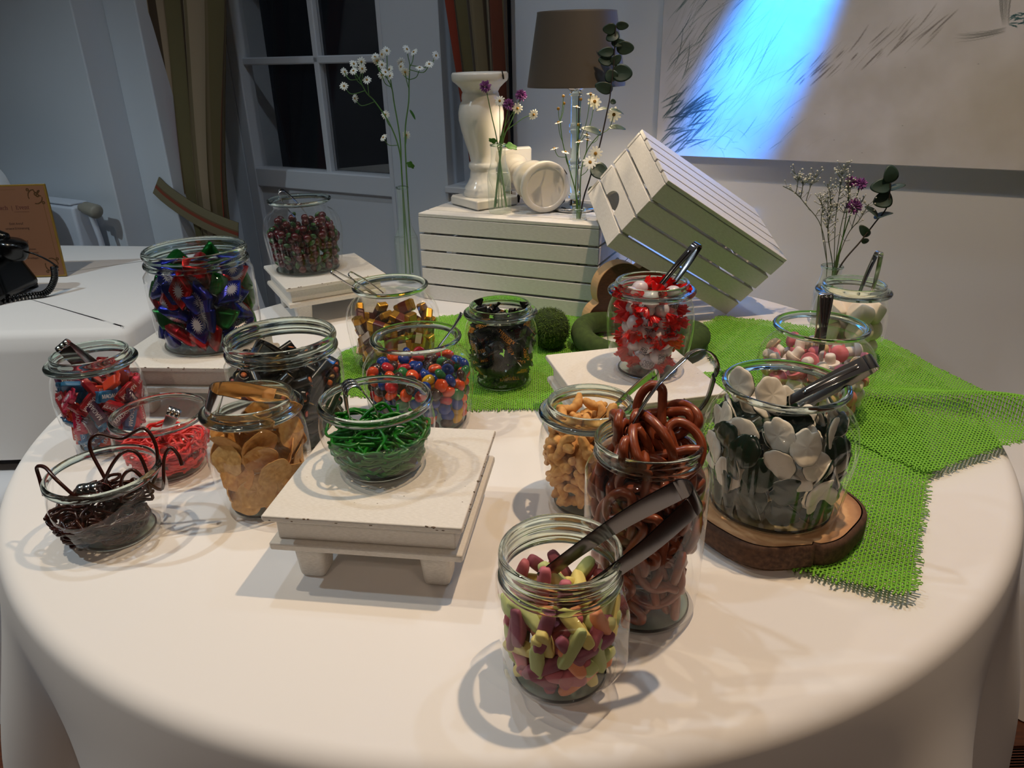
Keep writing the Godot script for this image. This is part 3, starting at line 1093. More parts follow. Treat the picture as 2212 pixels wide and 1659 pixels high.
func riser(corner: Vector3, along: Vector3, back: Vector3, size: float, label: String) -> void:
	# corner: the front left top corner; along: to the right; back: away
	along = along.normalized()
	back = (back - along * back.dot(along)).normalized()
	var t := thing("display_riser", label, "riser", "")
	var b := Basis(along, Vector3.UP, -back)
	var c := corner + along * size / 2 + back * size / 2
	t.transform = Transform3D(b, Vector3(c.x, TABLE, c.z))
	var w: Material = mats["white_wood"]
	var g := Geo.new()
	g.box(Vector3(0, 0.086, 0), Vector3(size, 0.008, size), 0.0022)
	var top := part(t, "top_board", g.mesh(), w)
	g = Geo.new()
	g.box(Vector3(0, 0.069, 0), Vector3(size - 0.020, 0.027, size - 0.020), 0.0018)
	part(t, "frame", g.mesh(), w)
	g = Geo.new()
	g.box(Vector3(0, 0.0505, 0), Vector3(size - 0.004, 0.010, size - 0.004), 0.0025)
	part(t, "lower_board", g.mesh(), w)
	for sx in [-1, 1]:
		for sz in [-1, 1]:
			g = Geo.new()
			g.superquadric(Vector3(0.017, 0.0245, 0.017), 0.22, 0.35, 12, 24, func(p: Vector3) -> Vector3:
				var k := lerpf(0.84, 1.05, (p.y + 0.0245) / 0.049)
				return Vector3(p.x * k, p.y, p.z * k))
			part(t, "leg", g.mesh(true), w, move(Vector3(sx * (size / 2 - 0.036), 0.0245, sz * (size / 2 - 0.034))))
	# specks of wear along the edges
	var r := RandomNumberGenerator.new()
	r.seed = hash(label)
	g = Geo.new()
	for k in 46:
		var s := r.randf_range(0.0006, 0.0016)
		var e := r.randf_range(-0.49, 0.49) * size
		var q: Vector3
		if k % 3 == 0:
			q = Vector3(size / 2 - 0.0008, 0.0875 + r.randf_range(-0.002, 0.002), e)
		elif k % 3 == 1:
			q = Vector3(e, 0.0875 + r.randf_range(-0.003, 0.002), size / 2 - 0.0008)
		else:
			q = Vector3(e, 0.0895, r.randf_range(-0.49, 0.49) * size)
			s *= 0.5
		g.superquadric(Vector3(s * r.randf_range(1, 2.4), 0.0008, s), 1, 1, 4, 6)
		for i in range(g.v.size() - 24, g.v.size()):
			g.v[i] += q
	part(top, "paint_wear", g.mesh(), mats["wear"]).set_meta("kind", "stuff")


func build_risers() -> void:
	riser(Vector3(-0.258, 0.84, 0.504), Vector3(0.209, 0, 0.031), Vector3(0.028, 0, -0.2), 0.2085, "white painted wooden riser at the front of the table under the green lace bowl")
	riser(Vector3(0.094, 0.84, 0.281), Vector3(0.977, 0, -0.212), Vector3(-0.212, 0, -0.977), 0.2, "white painted wooden riser on the green runner under the red and silver candies")
	riser(Vector3(-0.622, 0.84, 0.090), Vector3(0.994, 0, 0.09), Vector3(0.09, 0, -0.994), 0.2, "white painted wooden riser at the left under the jar of foil diamonds")
	riser(Vector3(-0.45, 0.84, -0.305), Vector3(0.881, 0, -0.473), Vector3(-0.473, 0, -0.881), 0.212, "white painted wooden riser at the back under the jar of dark cherries")


# ---------------------------------------------------------------- crates, candlesticks, lamp, wood

# a flat shape cut out of a board of the given thickness, in the xy plane, centred on z = 0
func extrude(poly: PackedVector2Array, thick: float, g: Geo = null) -> Geo:
	if g == null:
		g = Geo.new()
	var tri := Geometry2D.triangulate_polygon(poly)
	var n := poly.size()
	while g.nrm.size() < g.v.size():
		g.nrm.append(Vector3.ZERO)
	for s in [1.0, -1.0]:
		var base := g.v.size()
		for p in poly:
			g.v.append(Vector3(p.x, p.y, s * thick / 2))
			g.uv.append(p)
			g.nrm.append(Vector3(0, 0, s))
		for k in range(0, tri.size(), 3):
			var a := poly[tri[k]]
			var b := poly[tri[k + 1]]
			var c := poly[tri[k + 2]]
			var ccw := (b - a).cross(c - a) > 0
			if ccw == (s > 0):
				g.ix.append_array([base + tri[k], base + tri[k + 2], base + tri[k + 1]])
			else:
				g.ix.append_array([base + tri[k], base + tri[k + 1], base + tri[k + 2]])
	var area := 0.0
	for k in n:
		area += poly[k].cross(poly[(k + 1) % n])
	for k in n:
		var p := poly[k]
		var q := poly[(k + 1) % n]
		var d := (q - p).normalized()
		var out := Vector3(d.y, -d.x, 0) * signf(area)
		var base := g.v.size()
		for e in [[p, 1.0], [q, 1.0], [q, -1.0], [p, -1.0]]:
			g.v.append(Vector3(e[0].x, e[0].y, e[1] * thick / 2))
			g.uv.append(Vector2(e[0].x, e[1]))
			g.nrm.append(out)
		if area > 0:
			g.ix.append_array([base, base + 1, base + 2, base, base + 2, base + 3])
		else:
			g.ix.append_array([base, base + 2, base + 1, base, base + 3, base + 2])
	return g


func crate(at: Transform3D, size: Vector3, rows: int, floor_slats: int, label: String) -> void:
	# local box: x 0..L, y -H..0, z -D..0; the closed floor of the crate is its y = 0 face
	var t := thing("wooden_crate", label, "crate")
	t.transform = at
	var w: Material = mats["crate_wood"]
	var th := 0.0075
	var gap := 0.0042
	var sh := (size.y - gap * (rows - 1)) / rows
	var r := RandomNumberGenerator.new()
	r.seed = rows * 7 + floor_slats
	for k in rows:
		var y := -sh / 2 - k * (sh + gap)
		for z in [-th / 2, -size.z + th / 2]:
			var g := Geo.new()
			g.box(Vector3.ZERO, Vector3(size.x, sh - r.randf_range(0, 0.0012), th), 0.0012)
			part(t, "slat", g.mesh(), w, Transform3D(Basis(Vector3.BACK, r.randf_range(-0.002, 0.002)), Vector3(size.x / 2, y, z)))
		for x in [th / 2 + 0.001, size.x - th / 2 - 0.001]:
			var hand := k == 2
			var len := size.z - 2 * th
			if hand:
				# the hand hole takes a bite out of this slat
				var poly := PackedVector2Array()
				poly.append(Vector2(-len / 2, -sh / 2))
				for q in 13:
					var an := PI * q / 12.0
					poly.append(Vector2(-cos(an) * 0.030, -sh / 2 + sin(an) * sh * 0.66))
				poly.append(Vector2(len / 2, -sh / 2))
				poly.append(Vector2(len / 2, sh / 2))
				poly.append(Vector2(-len / 2, sh / 2))
				part(t, "end_slat", extrude(poly, th).mesh(), w, Transform3D(Basis(Vector3.UP, PI / 2), Vector3(x, y, -size.z / 2)))
			else:
				var g := Geo.new()
				g.box(Vector3.ZERO, Vector3(th, sh, len), 0.0012)
				part(t, "end_slat", g.mesh(), w, move(Vector3(x, y, -size.z / 2)))
	var fw := (size.z - gap * (floor_slats - 1)) / floor_slats
	for k in floor_slats:
		var g := Geo.new()
		g.box(Vector3.ZERO, Vector3(size.x - 0.001, th, fw - r.randf_range(0, 0.001)), 0.0012)
		part(t, "floor_slat", g.mesh(), w, move(Vector3(size.x / 2, th / 2 + 0.0003, -fw / 2 - k * (fw + gap))))
	for x in [0.018, size.x - 0.018]:
		for z in [-0.017, -size.z + 0.017]:
			var g := Geo.new()
			g.box(Vector3.ZERO, Vector3(0.018, size.y - 0.004, 0.018), 0.002)
			part(t, "corner_post", g.mesh(), w, move(Vector3(x, -size.y / 2, z)))


func candlestick(at: Transform3D, scale: float, label: String, chips: Array) -> void:
	var t := thing("candlestick", label, "candlestick", "")
	t.transform = at
	var s := scale
	var prof := [[0.045, 0.0205], [0.0455, 0.024], [0.046, 0.030], [0.0425, 0.036], [0.0435, 0.040], [0.036, 0.050], [0.0305, 0.062], [0.0285, 0.078], [0.031, 0.082], [0.0325, 0.087], [0.031, 0.093], [0.0275, 0.097], [0.030, 0.112], [0.037, 0.135], [0.0445, 0.16], [0.0495, 0.184], [0.0495, 0.20], [0.046, 0.216], [0.0405, 0.2235], [0.0415, 0.228], [0.0405, 0.236], [0.0385, 0.241], [0.043, 0.249], [0.053, 0.258], [0.0595, 0.263], [0.061, 0.268], [0.061, 0.276], [0.0585, 0.280], [0.050, 0.2805], [0.0475, 0.279], [0.0465, 0.2765], [0.0, 0.2765]]
	var p2 := [Vector2(0.0, 0.0205 * s)]
	for p in prof:
		p2.append(Vector2(p[0] * s, p[1] * s))
	var g := Geo.new()
	g.lathe(p2, 64)
	var col := part(t, "column", g.mesh(true), mats["ceramic"])
	g = Geo.new()
	g.box(Vector3(0, 0.011 * s, 0), Vector3(0.114, 0.022, 0.114) * s, 0.005)
	var bs := part(t, "square_foot", g.mesh(), mats["ceramic"])
	for c in chips:
		# a dark chip of bare clay where the glaze is knocked off
		var poly := PackedVector2Array()
		var r := RandomNumberGenerator.new()
		r.seed = int(c[2] * 1000)
		for k in 9:
			var an := TAU * k / 9
			poly.append(Vector2(cos(an) * c[2], sin(an) * c[3]) * r.randf_range(0.6, 1.1))
		part(bs if c[0].y < 0.03 else col, "glaze_chip", extrude(poly, 0.0012).mesh(), mats["chip_dark"], Transform3D(facing(c[1]) * Basis(Vector3.RIGHT, -PI / 2), c[0] * s))


func build_backdrop_decor() -> void:
	crate(Transform3D(Basis(Vector3(0.907, 0, 0.42).normalized(), Vector3.UP, Vector3(-0.42, 0, 0.907).normalized()), Vector3(-0.198, 0.938, -0.505)), Vector3(0.417, 0.188, 0.26), 5, 6, "white slatted crate standing upside down under the candlesticks and lamp")
	crate(Transform3D(Basis(Vector3(0.7885, -0.5214, -0.3263), Vector3(0.6034, 0.7586, 0.2459), Vector3(0.1193, -0.3908, 0.9127)).orthonormalized(), Vector3(0.277, 1.047, -0.189)), Vector3(0.343, 0.156, 0.183), 4, 5, "white slatted crate tilted on its corner with its floor turned up to the cyan light")
	candlestick(Transform3D(Basis(Vector3.UP, deg_to_rad(35)), Vector3(-0.053, 0.9465, -0.582)), 1.0, "tall white glazed candlestick standing on the crate behind the small bottle", [
		[Vector3(0.0572, 0.014, 0.055), Vector3(1, 0, 0.15), 0.010, 0.007], [Vector3(0.020, 0.2745, 0.058), Vector3(0.33, 0.3, 1), 0.010, 0.0028], [Vector3(-0.005, 0.017, 0.0572), Vector3(0, 0, 1), 0.006, 0.003]])
	# lying: its cup turned to the front
	var ax := Vector3(0.30, -0.035, 0.95).normalized()
	var up := (Vector3.UP - ax * ax.y).normalized()
	var lying := Basis(up.cross(ax).normalized() * -1.0, ax, up)
	lying = Basis(ax.cross(up).normalized(), ax, up)
	lying = Basis(lying.y.cross(lying.z), lying.y, lying.z)
	var cup := Vector3(0.082, 0.9475 + 0.0535, -0.462)
	candlestick(Transform3D(lying, cup - ax * 0.280 * 0.88), 0.88, "white glazed candlestick lying on its side with its round cup facing the front", [
		[Vector3(-0.050, 0.272, 0.035), Vector3(-0.8, 0.1, 0.57), 0.008, 0.010], [Vector3(-0.047, 0.272, -0.039), Vector3(-0.77, 0.1, -0.64), 0.009, 0.008]])
	build_lamp()
	build_wood()


func build_lamp() -> void:
	var t := thing("table_lamp", "table lamp with a dark taupe drum shade and glass stem on the crate", "lamp")
	t.position = Vector3(0.147, 0.9465, -0.506)
	var g := Geo.new()
	g.lathe([Vector2(0, 0), Vector2(0.05, 0), Vector2(0.052, 0.004), Vector2(0.050, 0.009), Vector2(0.016, 0.014), Vector2(0.010, 0.02), Vector2(0, 0.02)], 40)
	part(t, "base", g.mesh(true), mats["chrome"])
	g = Geo.new()
	var prof := [Vector2(0, 0.02)]
	for k in 3:
		var y := 0.022 + k * 0.073
		for q in [[0.009, 0.0], [0.0135, 0.003], [0.0135, 0.008], [0.0105, 0.011], [0.010, 0.062], [0.0135, 0.066], [0.0125, 0.071]]:
			prof.append(Vector2(q[0], y + q[1]))
	prof.append(Vector2(0, 0.241))
	g.lathe(prof, 28)
	part(t, "stem", g.mesh(true), mats["glass_solid"])
	g = Geo.new()
	g.lathe([Vector2(0, 0.241), Vector2(0.012, 0.241), Vector2(0.026, 0.252), Vector2(0.024, 0.256), Vector2(0.013, 0.262), Vector2(0.013, 0.285), Vector2(0, 0.285)], 28)
	part(t, "socket", g.mesh(true), mats["chrome"])
	var shade_mat := plain("lamp_shade", Color(0.30, 0.265, 0.225), 0.6)
	shade_mat.rim_enabled = true
	shade_mat.rim = 0.5
	g = Geo.new()
	g.lathe([Vector2(0.1005, 0.250), Vector2(0.1005, 0.254), Vector2(0.0795, 0.384), Vector2(0.0795, 0.388), Vector2(0.0775, 0.388), Vector2(0.0775, 0.384), Vector2(0.0983, 0.254), Vector2(0.0985, 0.250), Vector2(0.1005, 0.250)], 72)
	var sh := part(t, "shade", g.mesh(true), shade_mat)
	g = Geo.new()
	for k in 3:
		var a := TAU * k / 3
		g.tube([Vector3(cos(a) * 0.013, 0.284, sin(a) * 0.013), Vector3(cos(a) * 0.0865, 0.33, sin(a) * 0.0865)], 0.0014, 6)
	part(sh, "shade_carrier", g.mesh(), mats["chrome"])
	var bm := StandardMaterial3D.new()
	bm.albedo_color = Color(1, 0.95, 0.85)
	bm.emission_enabled = true
	bm.emission = Color(1.0, 0.88, 0.68)
	bm.emission_energy_multiplier = 4.0
	g = Geo.new()
	g.superquadric(Vector3(0.024, 0.03, 0.024), 1, 1, 14, 20)
	part(t, "light_bulb", g.mesh(true), bm, move(Vector3(0, 0.318, 0)))
	var l := OmniLight3D.new()
	l.name = "bulb_light"
	l.position = Vector3(0, 0.318, 0)
	l.light_color = Color(1.0, 0.90, 0.74)
	l.light_energy = 0.12
	l.light_size = 0.024
	l.omni_range = 5.0
	l.omni_attenuation = 2.0
	l.shadow_enabled = true
	t.add_child(l)


func build_wood() -> void:
	# slice of a branch under the leaf sweets
	var bark := plain("bark", Color(1, 1, 1), 0.85)
	bark.albedo_texture = noise_tex("bark", 0.06, [Color(0.20, 0.125, 0.085), Color(0.42, 0.30, 0.22)], 256, 4)
	triplanar(bark, 9.0)
	var im := Image.create(256, 256, false, Image.FORMAT_RGB8)
	var n := FastNoiseLite.new()
	n.seed = 9
	n.frequency = 0.02
	for y in 256:
		for x in 256:
			var p := Vector2(x - 122, y - 131)
			var d := p.length() + 9.0 * n.get_noise_2d(x, y)
			var ring := 0.5 + 0.5 * sin(d * 0.42)
			im.set_pixel(x, y, Color(0.84, 0.67, 0.49).lerp(Color(0.70, 0.50, 0.33), ring * 0.5).lerp(Color(0.45, 0.28, 0.17), smoothstep(104, 122, d) * 0.6))
	var grain := StandardMaterial3D.new()
	grain.albedo_texture = ImageTexture.create_from_image(im)
	grain.roughness = 0.7
	var t := thing("wood_slice", "round wood slice with bark under the jar of green and white leaves", "wood slice")
	t.position = Vector3(0.297, TABLE + 0.0062, 0.412)
	var rr := func(a: float) -> float: return 0.097 + 0.0035 * sin(3.0 * a + 1.0) + 0.002 * sin(7.0 * a) - 0.007 * exp(-pow(wrapf(a - 1.36, -PI, PI) / 0.022, 2.0))
	var g := Geo.new()
	var prof := [[0.93, 0.0], [0.985, 0.0015], [1.0, 0.005], [1.0, 0.022], [0.985, 0.026], [0.95, 0.0272], [0.93, 0.0272]]
	g.grid(prof.size(), 160, func(a: float, b: float) -> Vector3:
		var q: Array = prof[int(round(a * (prof.size() - 1)))]
		var r: float = rr.call(TAU * b) * q[0]
		return Vector3(cos(TAU * b) * r, q[1], sin(TAU * b) * r), true)
	part(t, "bark", g.mesh(), bark)
	for y in [0.0272, 0.0]:
		g = Geo.new()
		g.grid(4, 160, func(a: float, b: float) -> Vector3:
			var r: float = rr.call(TAU * b) * 0.945 * a
			return Vector3(cos(TAU * b) * r, y, sin(TAU * b) * r), true)
		for k in g.v.size():
			g.uv[k] = Vector2(0.5 + g.v[k].x / 0.2, 0.5 + g.v[k].z / 0.2)
		part(t, "cut_face", g.mesh(), grain)
	# a thick wooden cut-out with scalloped edge standing behind the candy jar
	var wood := plain("brown_wood", Color(1, 1, 1), 0.5)
	wood.albedo_texture = noise_tex("brown_wood", 0.035, [Color(0.20, 0.115, 0.07), Color(0.36, 0.22, 0.14)], 256, 4, FastNoiseLite.TYPE_SIMPLEX_SMOOTH, 8)
	triplanar(wood, 7.0)
	var pale := plain("pale_lit_wood", Color(0.78, 0.63, 0.46), 0.5)  # edges paler than the face: light on them put into the colour
	var poly := PackedVector2Array()
	var lobes := [[Vector2(0.0, 0.085), 0.052], [Vector2(-0.034, 0.028), 0.036], [Vector2(0.040, 0.030), 0.042], [Vector2(0.070, 0.085), 0.05], [Vector2(0.0, 0.02), 0.02]]
	for k in 96:
		var a := TAU * k / 96
		var d := Vector2(cos(a), sin(a))
		var c := Vector2(0.015, 0.055)
		var best := 0.0
		for lb in lobes:
			var o: Vector2 = lb[0] - c
			var b := o.dot(d)
			var disc: float = b * b - o.length_squared() + lb[1] * lb[1]
			if disc > 0:
				best = maxf(best, b + sqrt(disc))
		var q := c + d * best
		poly.append(Vector2(q.x, maxf(q.y, 0.0)))
	t = thing("wooden_cutout", "thick brown wooden cut-out with scalloped edges standing behind the red candy jar", "ornament")
	t.transform = Transform3D(Basis(Vector3.UP, 0.30), Vector3(0.212, TABLE + 0.004, -0.262))
	part(t, "board", extrude(poly, 0.030).mesh(), pale)
	var inner := PackedVector2Array()
	for p in poly:
		inner.append(Vector2(0.015, 0.055) + (p - Vector2(0.015, 0.055)) * 0.985)
	part(t, "face", extrude(inner, 0.0316).mesh(), wood)
	# green felt ring and moss balls
	var felt := plain("green_felt", Color(1, 1, 1), 0.95)
	felt.albedo_texture = noise_tex("felt", 0.05, [Color(0.16, 0.22, 0.08), Color(0.26, 0.34, 0.13)], 128, 3)
	triplanar(felt, 12.0)
	g = Geo.new()
	var ring := []
	for k in 49:
		var a := TAU * k / 48
		ring.append(Vector3(cos(a) * 0.108, 0.021 + 0.006 * sin(2 * a + 1), sin(a) * 0.088))
	g.tube(ring, 0.0205, 18, false)
	solo("felt_wreath", g.mesh(true), felt, Transform3D(Basis(Vector3.UP, -0.2), Vector3(0.240, TABLE + 0.004, -0.160)), "dark green felt ring lying on the runner behind the red candy jar", "wreath")
	moss_ball(Vector3(0.072, TABLE + 0.040, -0.170), 0.039, "rough green moss ball beside the jar of black wrapped toffees")


func moss_ball(at: Vector3, radius: float, label: String) -> void:
	var dark := plain("moss_dark", Color(0.13, 0.20, 0.05), 0.95)
	var t := thing("moss_ball", label, "moss ball")
	t.position = at
	var g := Geo.new()
	var n := FastNoiseLite.new()
	n.frequency = 40.0
	g.superquadric(Vector3.ONE * radius * 0.95, 1, 1, 32, 48, func(p: Vector3) -> Vector3: return p * (1.0 + 0.10 * n.get_noise_3d(p.x, p.y, p.z)))
	part(t, "core", g.mesh(true), dark)
	var r := RandomNumberGenerator.new()
	r.seed = 21
	g = Geo.new()
	for k in 2600:
		var d := Vector3(r.randfn(), r.randfn(), r.randfn()).normalized()
		var tan := d.cross(Vector3(r.randfn(), r.randfn(), r.randfn())).normalized()
		var p := d * radius * r.randf_range(0.93, 1.0)
		var l := r.randf_range(0.004, 0.009)
		var e := p + (tan * 0.8 + d * r.randf_range(0.0, 0.8)).normalized() * l
		var s := d.cross(tan) * 0.0007
		var b := g.v.size()
		g.v.append_array([p - s, p + s, e])
		g.uv.append_array([Vector2.ZERO, Vector2.RIGHT, Vector2.ONE])
		g.ix.append_array([b, b + 1, b + 2])
	part(t, "moss", g.mesh(), plain("moss_light", Color(0.27, 0.36, 0.10), 0.9)).set_meta("kind", "stuff")


# ---------------------------------------------------------------- jars

# outer outlines [radius, height] and rims, for a nominal height
var jar_kinds := {
	"flanged": [0.137, [[0.0, 0.0], [0.040, 0.0], [0.046, 0.002], [0.0505, 0.008], [0.055, 0.025], [0.0592, 0.05], [0.0608, 0.075], [0.0588, 0.098], [0.054, 0.112], [0.0495, 0.119], [0.0485, 0.123], [0.0485, 0.1365]],
		[[0.0475, 0.1205], [0.0575, 0.1205], [0.0602, 0.1228], [0.0600, 0.1258], [0.0560, 0.1278], [0.0515, 0.1290], [0.0505, 0.136], [0.0490, 0.1378], [0.0470, 0.1365], [0.0462, 0.124]]],
	"bowl": [0.083, [[0.0, 0.0], [0.038, 0.0], [0.045, 0.003], [0.052, 0.012], [0.0585, 0.026], [0.0628, 0.043], [0.0634, 0.056], [0.0612, 0.070], [0.0592, 0.076], [0.0588, 0.083]],
		[[0.0575, 0.0750], [0.0610, 0.0755], [0.0625, 0.0790], [0.0615, 0.0825], [0.0585, 0.0845], [0.0565, 0.0830], [0.0560, 0.0780]]],
	"ribbed": [0.141, [[0.0, 0.0], [0.064, 0.0], [0.071, 0.002], [0.0735, 0.006], [0.0748, 0.010], [0.0765, 0.022], [0.080, 0.05], [0.0825, 0.075], [0.0818, 0.090], [0.0790, 0.101], [0.0735, 0.111], [0.0655, 0.118], [0.0580, 0.1225], [0.0555, 0.126], [0.0555, 0.131], [0.0578, 0.135], [0.0605, 0.138]],
		[[0.0572, 0.1340], [0.0622, 0.1355], [0.0655, 0.1385], [0.0662, 0.1415], [0.0640, 0.1437], [0.0602, 0.1428], [0.0578, 0.1402], [0.0558, 0.1365]]],
	"wide": [0.156, [[0.0, 0.0], [0.070, 0.0], [0.076, 0.003], [0.0785, 0.009], [0.0805, 0.03], [0.0815, 0.06], [0.0818, 0.112], [0.0800, 0.120], [0.0750, 0.126], [0.0742, 0.130], [0.0742, 0.155]],
		[[0.0735, 0.1305], [0.0775, 0.1320], [0.0785, 0.1355], [0.0772, 0.1385], [0.0750, 0.1395], [0.0750, 0.1445], [0.0770, 0.1465], [0.0780, 0.1510], [0.0765, 0.1553], [0.0742, 0.1570], [0.0722, 0.1550], [0.0716, 0.1330]]],
	"tall": [0.188, [[0.0, 0.0], [0.046, 0.0], [0.0520, 0.003], [0.0545, 0.008], [0.0562, 0.03], [0.0575, 0.08], [0.0580, 0.145], [0.0568, 0.155], [0.0525, 0.163], [0.0485, 0.168], [0.0475, 0.171], [0.0475, 0.187]],
		[[0.0468, 0.1700], [0.0503, 0.1715], [0.0497, 0.1745], [0.0482, 0.1757], [0.0482, 0.1810], [0.0496, 0.1825], [0.0498, 0.1865], [0.0480, 0.1885], [0.0460, 0.1870], [0.0456, 0.1720]]],
	"faceted": [0.132, [[0.0, 0.0], [0.040, 0.0], [0.0455, 0.003], [0.0490, 0.011], [0.0585, 0.028], [0.0605, 0.040], [0.0605, 0.062], [0.0605, 0.082], [0.0580, 0.093], [0.0520, 0.1005], [0.0500, 0.104], [0.0495, 0.131]],
		[[0.0490, 0.1035], [0.0530, 0.1055], [0.0527, 0.1090], [0.0508, 0.1105], [0.0508, 0.1165], [0.0522, 0.1180], [0.0522, 0.1210], [0.0508, 0.1225], [0.0510, 0.1265], [0.0522, 0.1285], [0.0515, 0.1318], [0.0495, 0.1333], [0.0478, 0.1315], [0.0472, 0.1060]]],
}


func jar(kind: String, at: Vector3, height: float, called: String, label: String, turn := 0.0) -> Dictionary:
	var spec: Array = jar_kinds[kind]
	var ky: float = height / spec[0]
	var wall := 0.0026
	var outer := []
	for p in spec[1]:
		outer.append(Vector2(p[0], p[1] * ky))
	# a finer outline through the points
	var fine := [outer[0], outer[1]]
	for i in range(1, outer.size() - 1):
		for k in range(1, 4):
			var a: Vector2 = outer[i]
			fine.append(a.cubic_interpolate(outer[i + 1], outer[maxi(i - 1, 1)], outer[mini(i + 2, outer.size() - 1)], k / 3.0))
	var key := "jar:%s%.3f" % [kind, height]
	if not shared.has(key):
		var loop := fine.duplicate()
		var shape = null
		var seg := 72
		if kind == "ribbed":
			seg = 224
			shape = func(p: Vector2, t: float) -> float:
				var w := smoothstep(0.006, 0.016, p.y / ky) * (1.0 - smoothstep(0.110, 0.122, p.y / ky))
				return p.x - w * 0.0011 * (1.0 + cos(28.0 * t))
		elif kind == "faceted":
			seg = 120
			shape = func(p: Vector2, t: float) -> float:
				var w := smoothstep(0.010, 0.022, p.y / ky) * (1.0 - smoothstep(0.090, 0.099, p.y / ky))
				var c := absf(cos(t))
				var s := absf(sin(t))
				var sq := 0.885 / pow(pow(c, 9.0) + pow(s, 9.0), 1.0 / 9.0)
				sq = minf(sq, 1.04)
				return p.x * lerpf(1.0, sq, w)
		var g := Geo.new()
		g.lathe(loop, seg, shape)
		var rim := Geo.new()
		var rp := []
		for p in spec[2]:
			rp.append(Vector2(p[0], p[1] * ky))
		# round the rim's outline
		var rr := []
		var nn := rp.size()
		for i in nn:
			for k in 3:
				var a: Vector2 = rp[i]
				rr.append(a.cubic_interpolate(rp[(i + 1) % nn], rp[(i + nn - 1) % nn], rp[(i + 2) % nn], k / 3.0))
		rr.append(rp[0])
		rim.lathe(rr, 96)
		var foot := Geo.new()
		var br: float = outer[2].x - 0.0035
		foot.lathe([Vector2(0, 0.0008), Vector2(br - 0.003, 0.0008), Vector2(br, 0.002), Vector2(br, 0.0044), Vector2(br - 0.003, 0.0048), Vector2(0, 0.0036)], 64)
		shared[key] = [g.mesh(), rim.mesh(true), foot.mesh(true)]
	var t := thing(called, label, "jar" if kind != "bowl" else "bowl")
	t.transform = Transform3D(Basis(Vector3.UP, turn), at)
	part(t, "glass_body", shared[key][0], mats["glass_wall"])
	part(t, "glass_rim", shared[key][1], mats["glass_solid"])
	part(t, "glass_base", shared[key][2], mats["glass_solid"])
	var inner := func(y: float) -> float:
		for i in range(1, outer.size() - 1):
			if y <= outer[i + 1].y:
				var f: float = clampf((y - outer[i].y) / maxf(outer[i + 1].y - outer[i].y, 1e-5), 0, 1)
				return lerpf(outer[i].x, outer[i + 1].x, f) - wall - (0.0025 if kind == "ribbed" else 0.0008) - (0.004 if kind == "faceted" and y > 0.015 and y < 0.1 else 0.0)
		return outer[outer.size() - 1].x - wall
	var radii := PackedFloat32Array()
	for i in 64:
		radii.append(inner.call((i + 0.5) / 64.0 * height))
	return {"at": at, "inner": inner, "height": height, "turn": turn, "radii": radii}


# places pieces of radius rad in rings from the glass inwards, layer by layer up to top, and heaps them over the middle
var where := ""


# words for where a sweet lies in its jar as the photograph shows it
func spot(j: Dictionary, p: Vector3, out: Vector3, wall: bool, top: float) -> String:
	var to_eye: Vector3 = (Vector3(0, 0, 1.136) - Vector3(j.at.x, 0, j.at.z)).normalized()
	var right := Vector3(-to_eye.z, 0, to_eye.x) * -1.0
	var h: float = (p.y - j.at.y) / top
	var high: String = "low" if h < 0.36 else "halfway up" if h < 0.7 else "near the top"
	if not wall:
		return "inside, " + high
	var f := out.dot(to_eye)
	var s := out.dot(right)
	if absf(f) > absf(s):
		return high + (", front" if f > 0 else ", back")
	return high + (", right" if s > 0 else ", left")


# shifts a piece so that it touches the glass from inside and rests above the bottom
func settle(o: MeshInstance3D, j: Dictionary, out: Vector3, wall: bool) -> void:
	var xf := o.transform
	var low := 1e9
	var over := -1e9
	var pieces: Array = [[o.mesh, xf]]
	for k in o.get_children():
		if k.name.begins_with("wrapper") or k.name.begins_with("jelly") or k.name.begins_with("foam_stalk"):
			pieces.append([k.mesh, xf * k.transform])
	for pc in pieces:
		var vs: PackedVector3Array = pc[0].surface_get_arrays(0)[Mesh.ARRAY_VERTEX]
		var stride := maxi(1, vs.size() / 70)
		for i in range(0, vs.size(), stride):
			var p: Vector3 = pc[1] * vs[i] - j.at
			low = minf(low, p.y)
			var r := Vector2(p.x, p.z).length()
			over = maxf(over, r - j.radii[clampi(int(p.y / j.height * 64.0), 0, 63)])
	if over > -0.0006 or (wall and over < 0.02):
		o.position -= out * (over + 0.0006)
	if low < 0.0056:
		o.position.y += 0.0056 - low


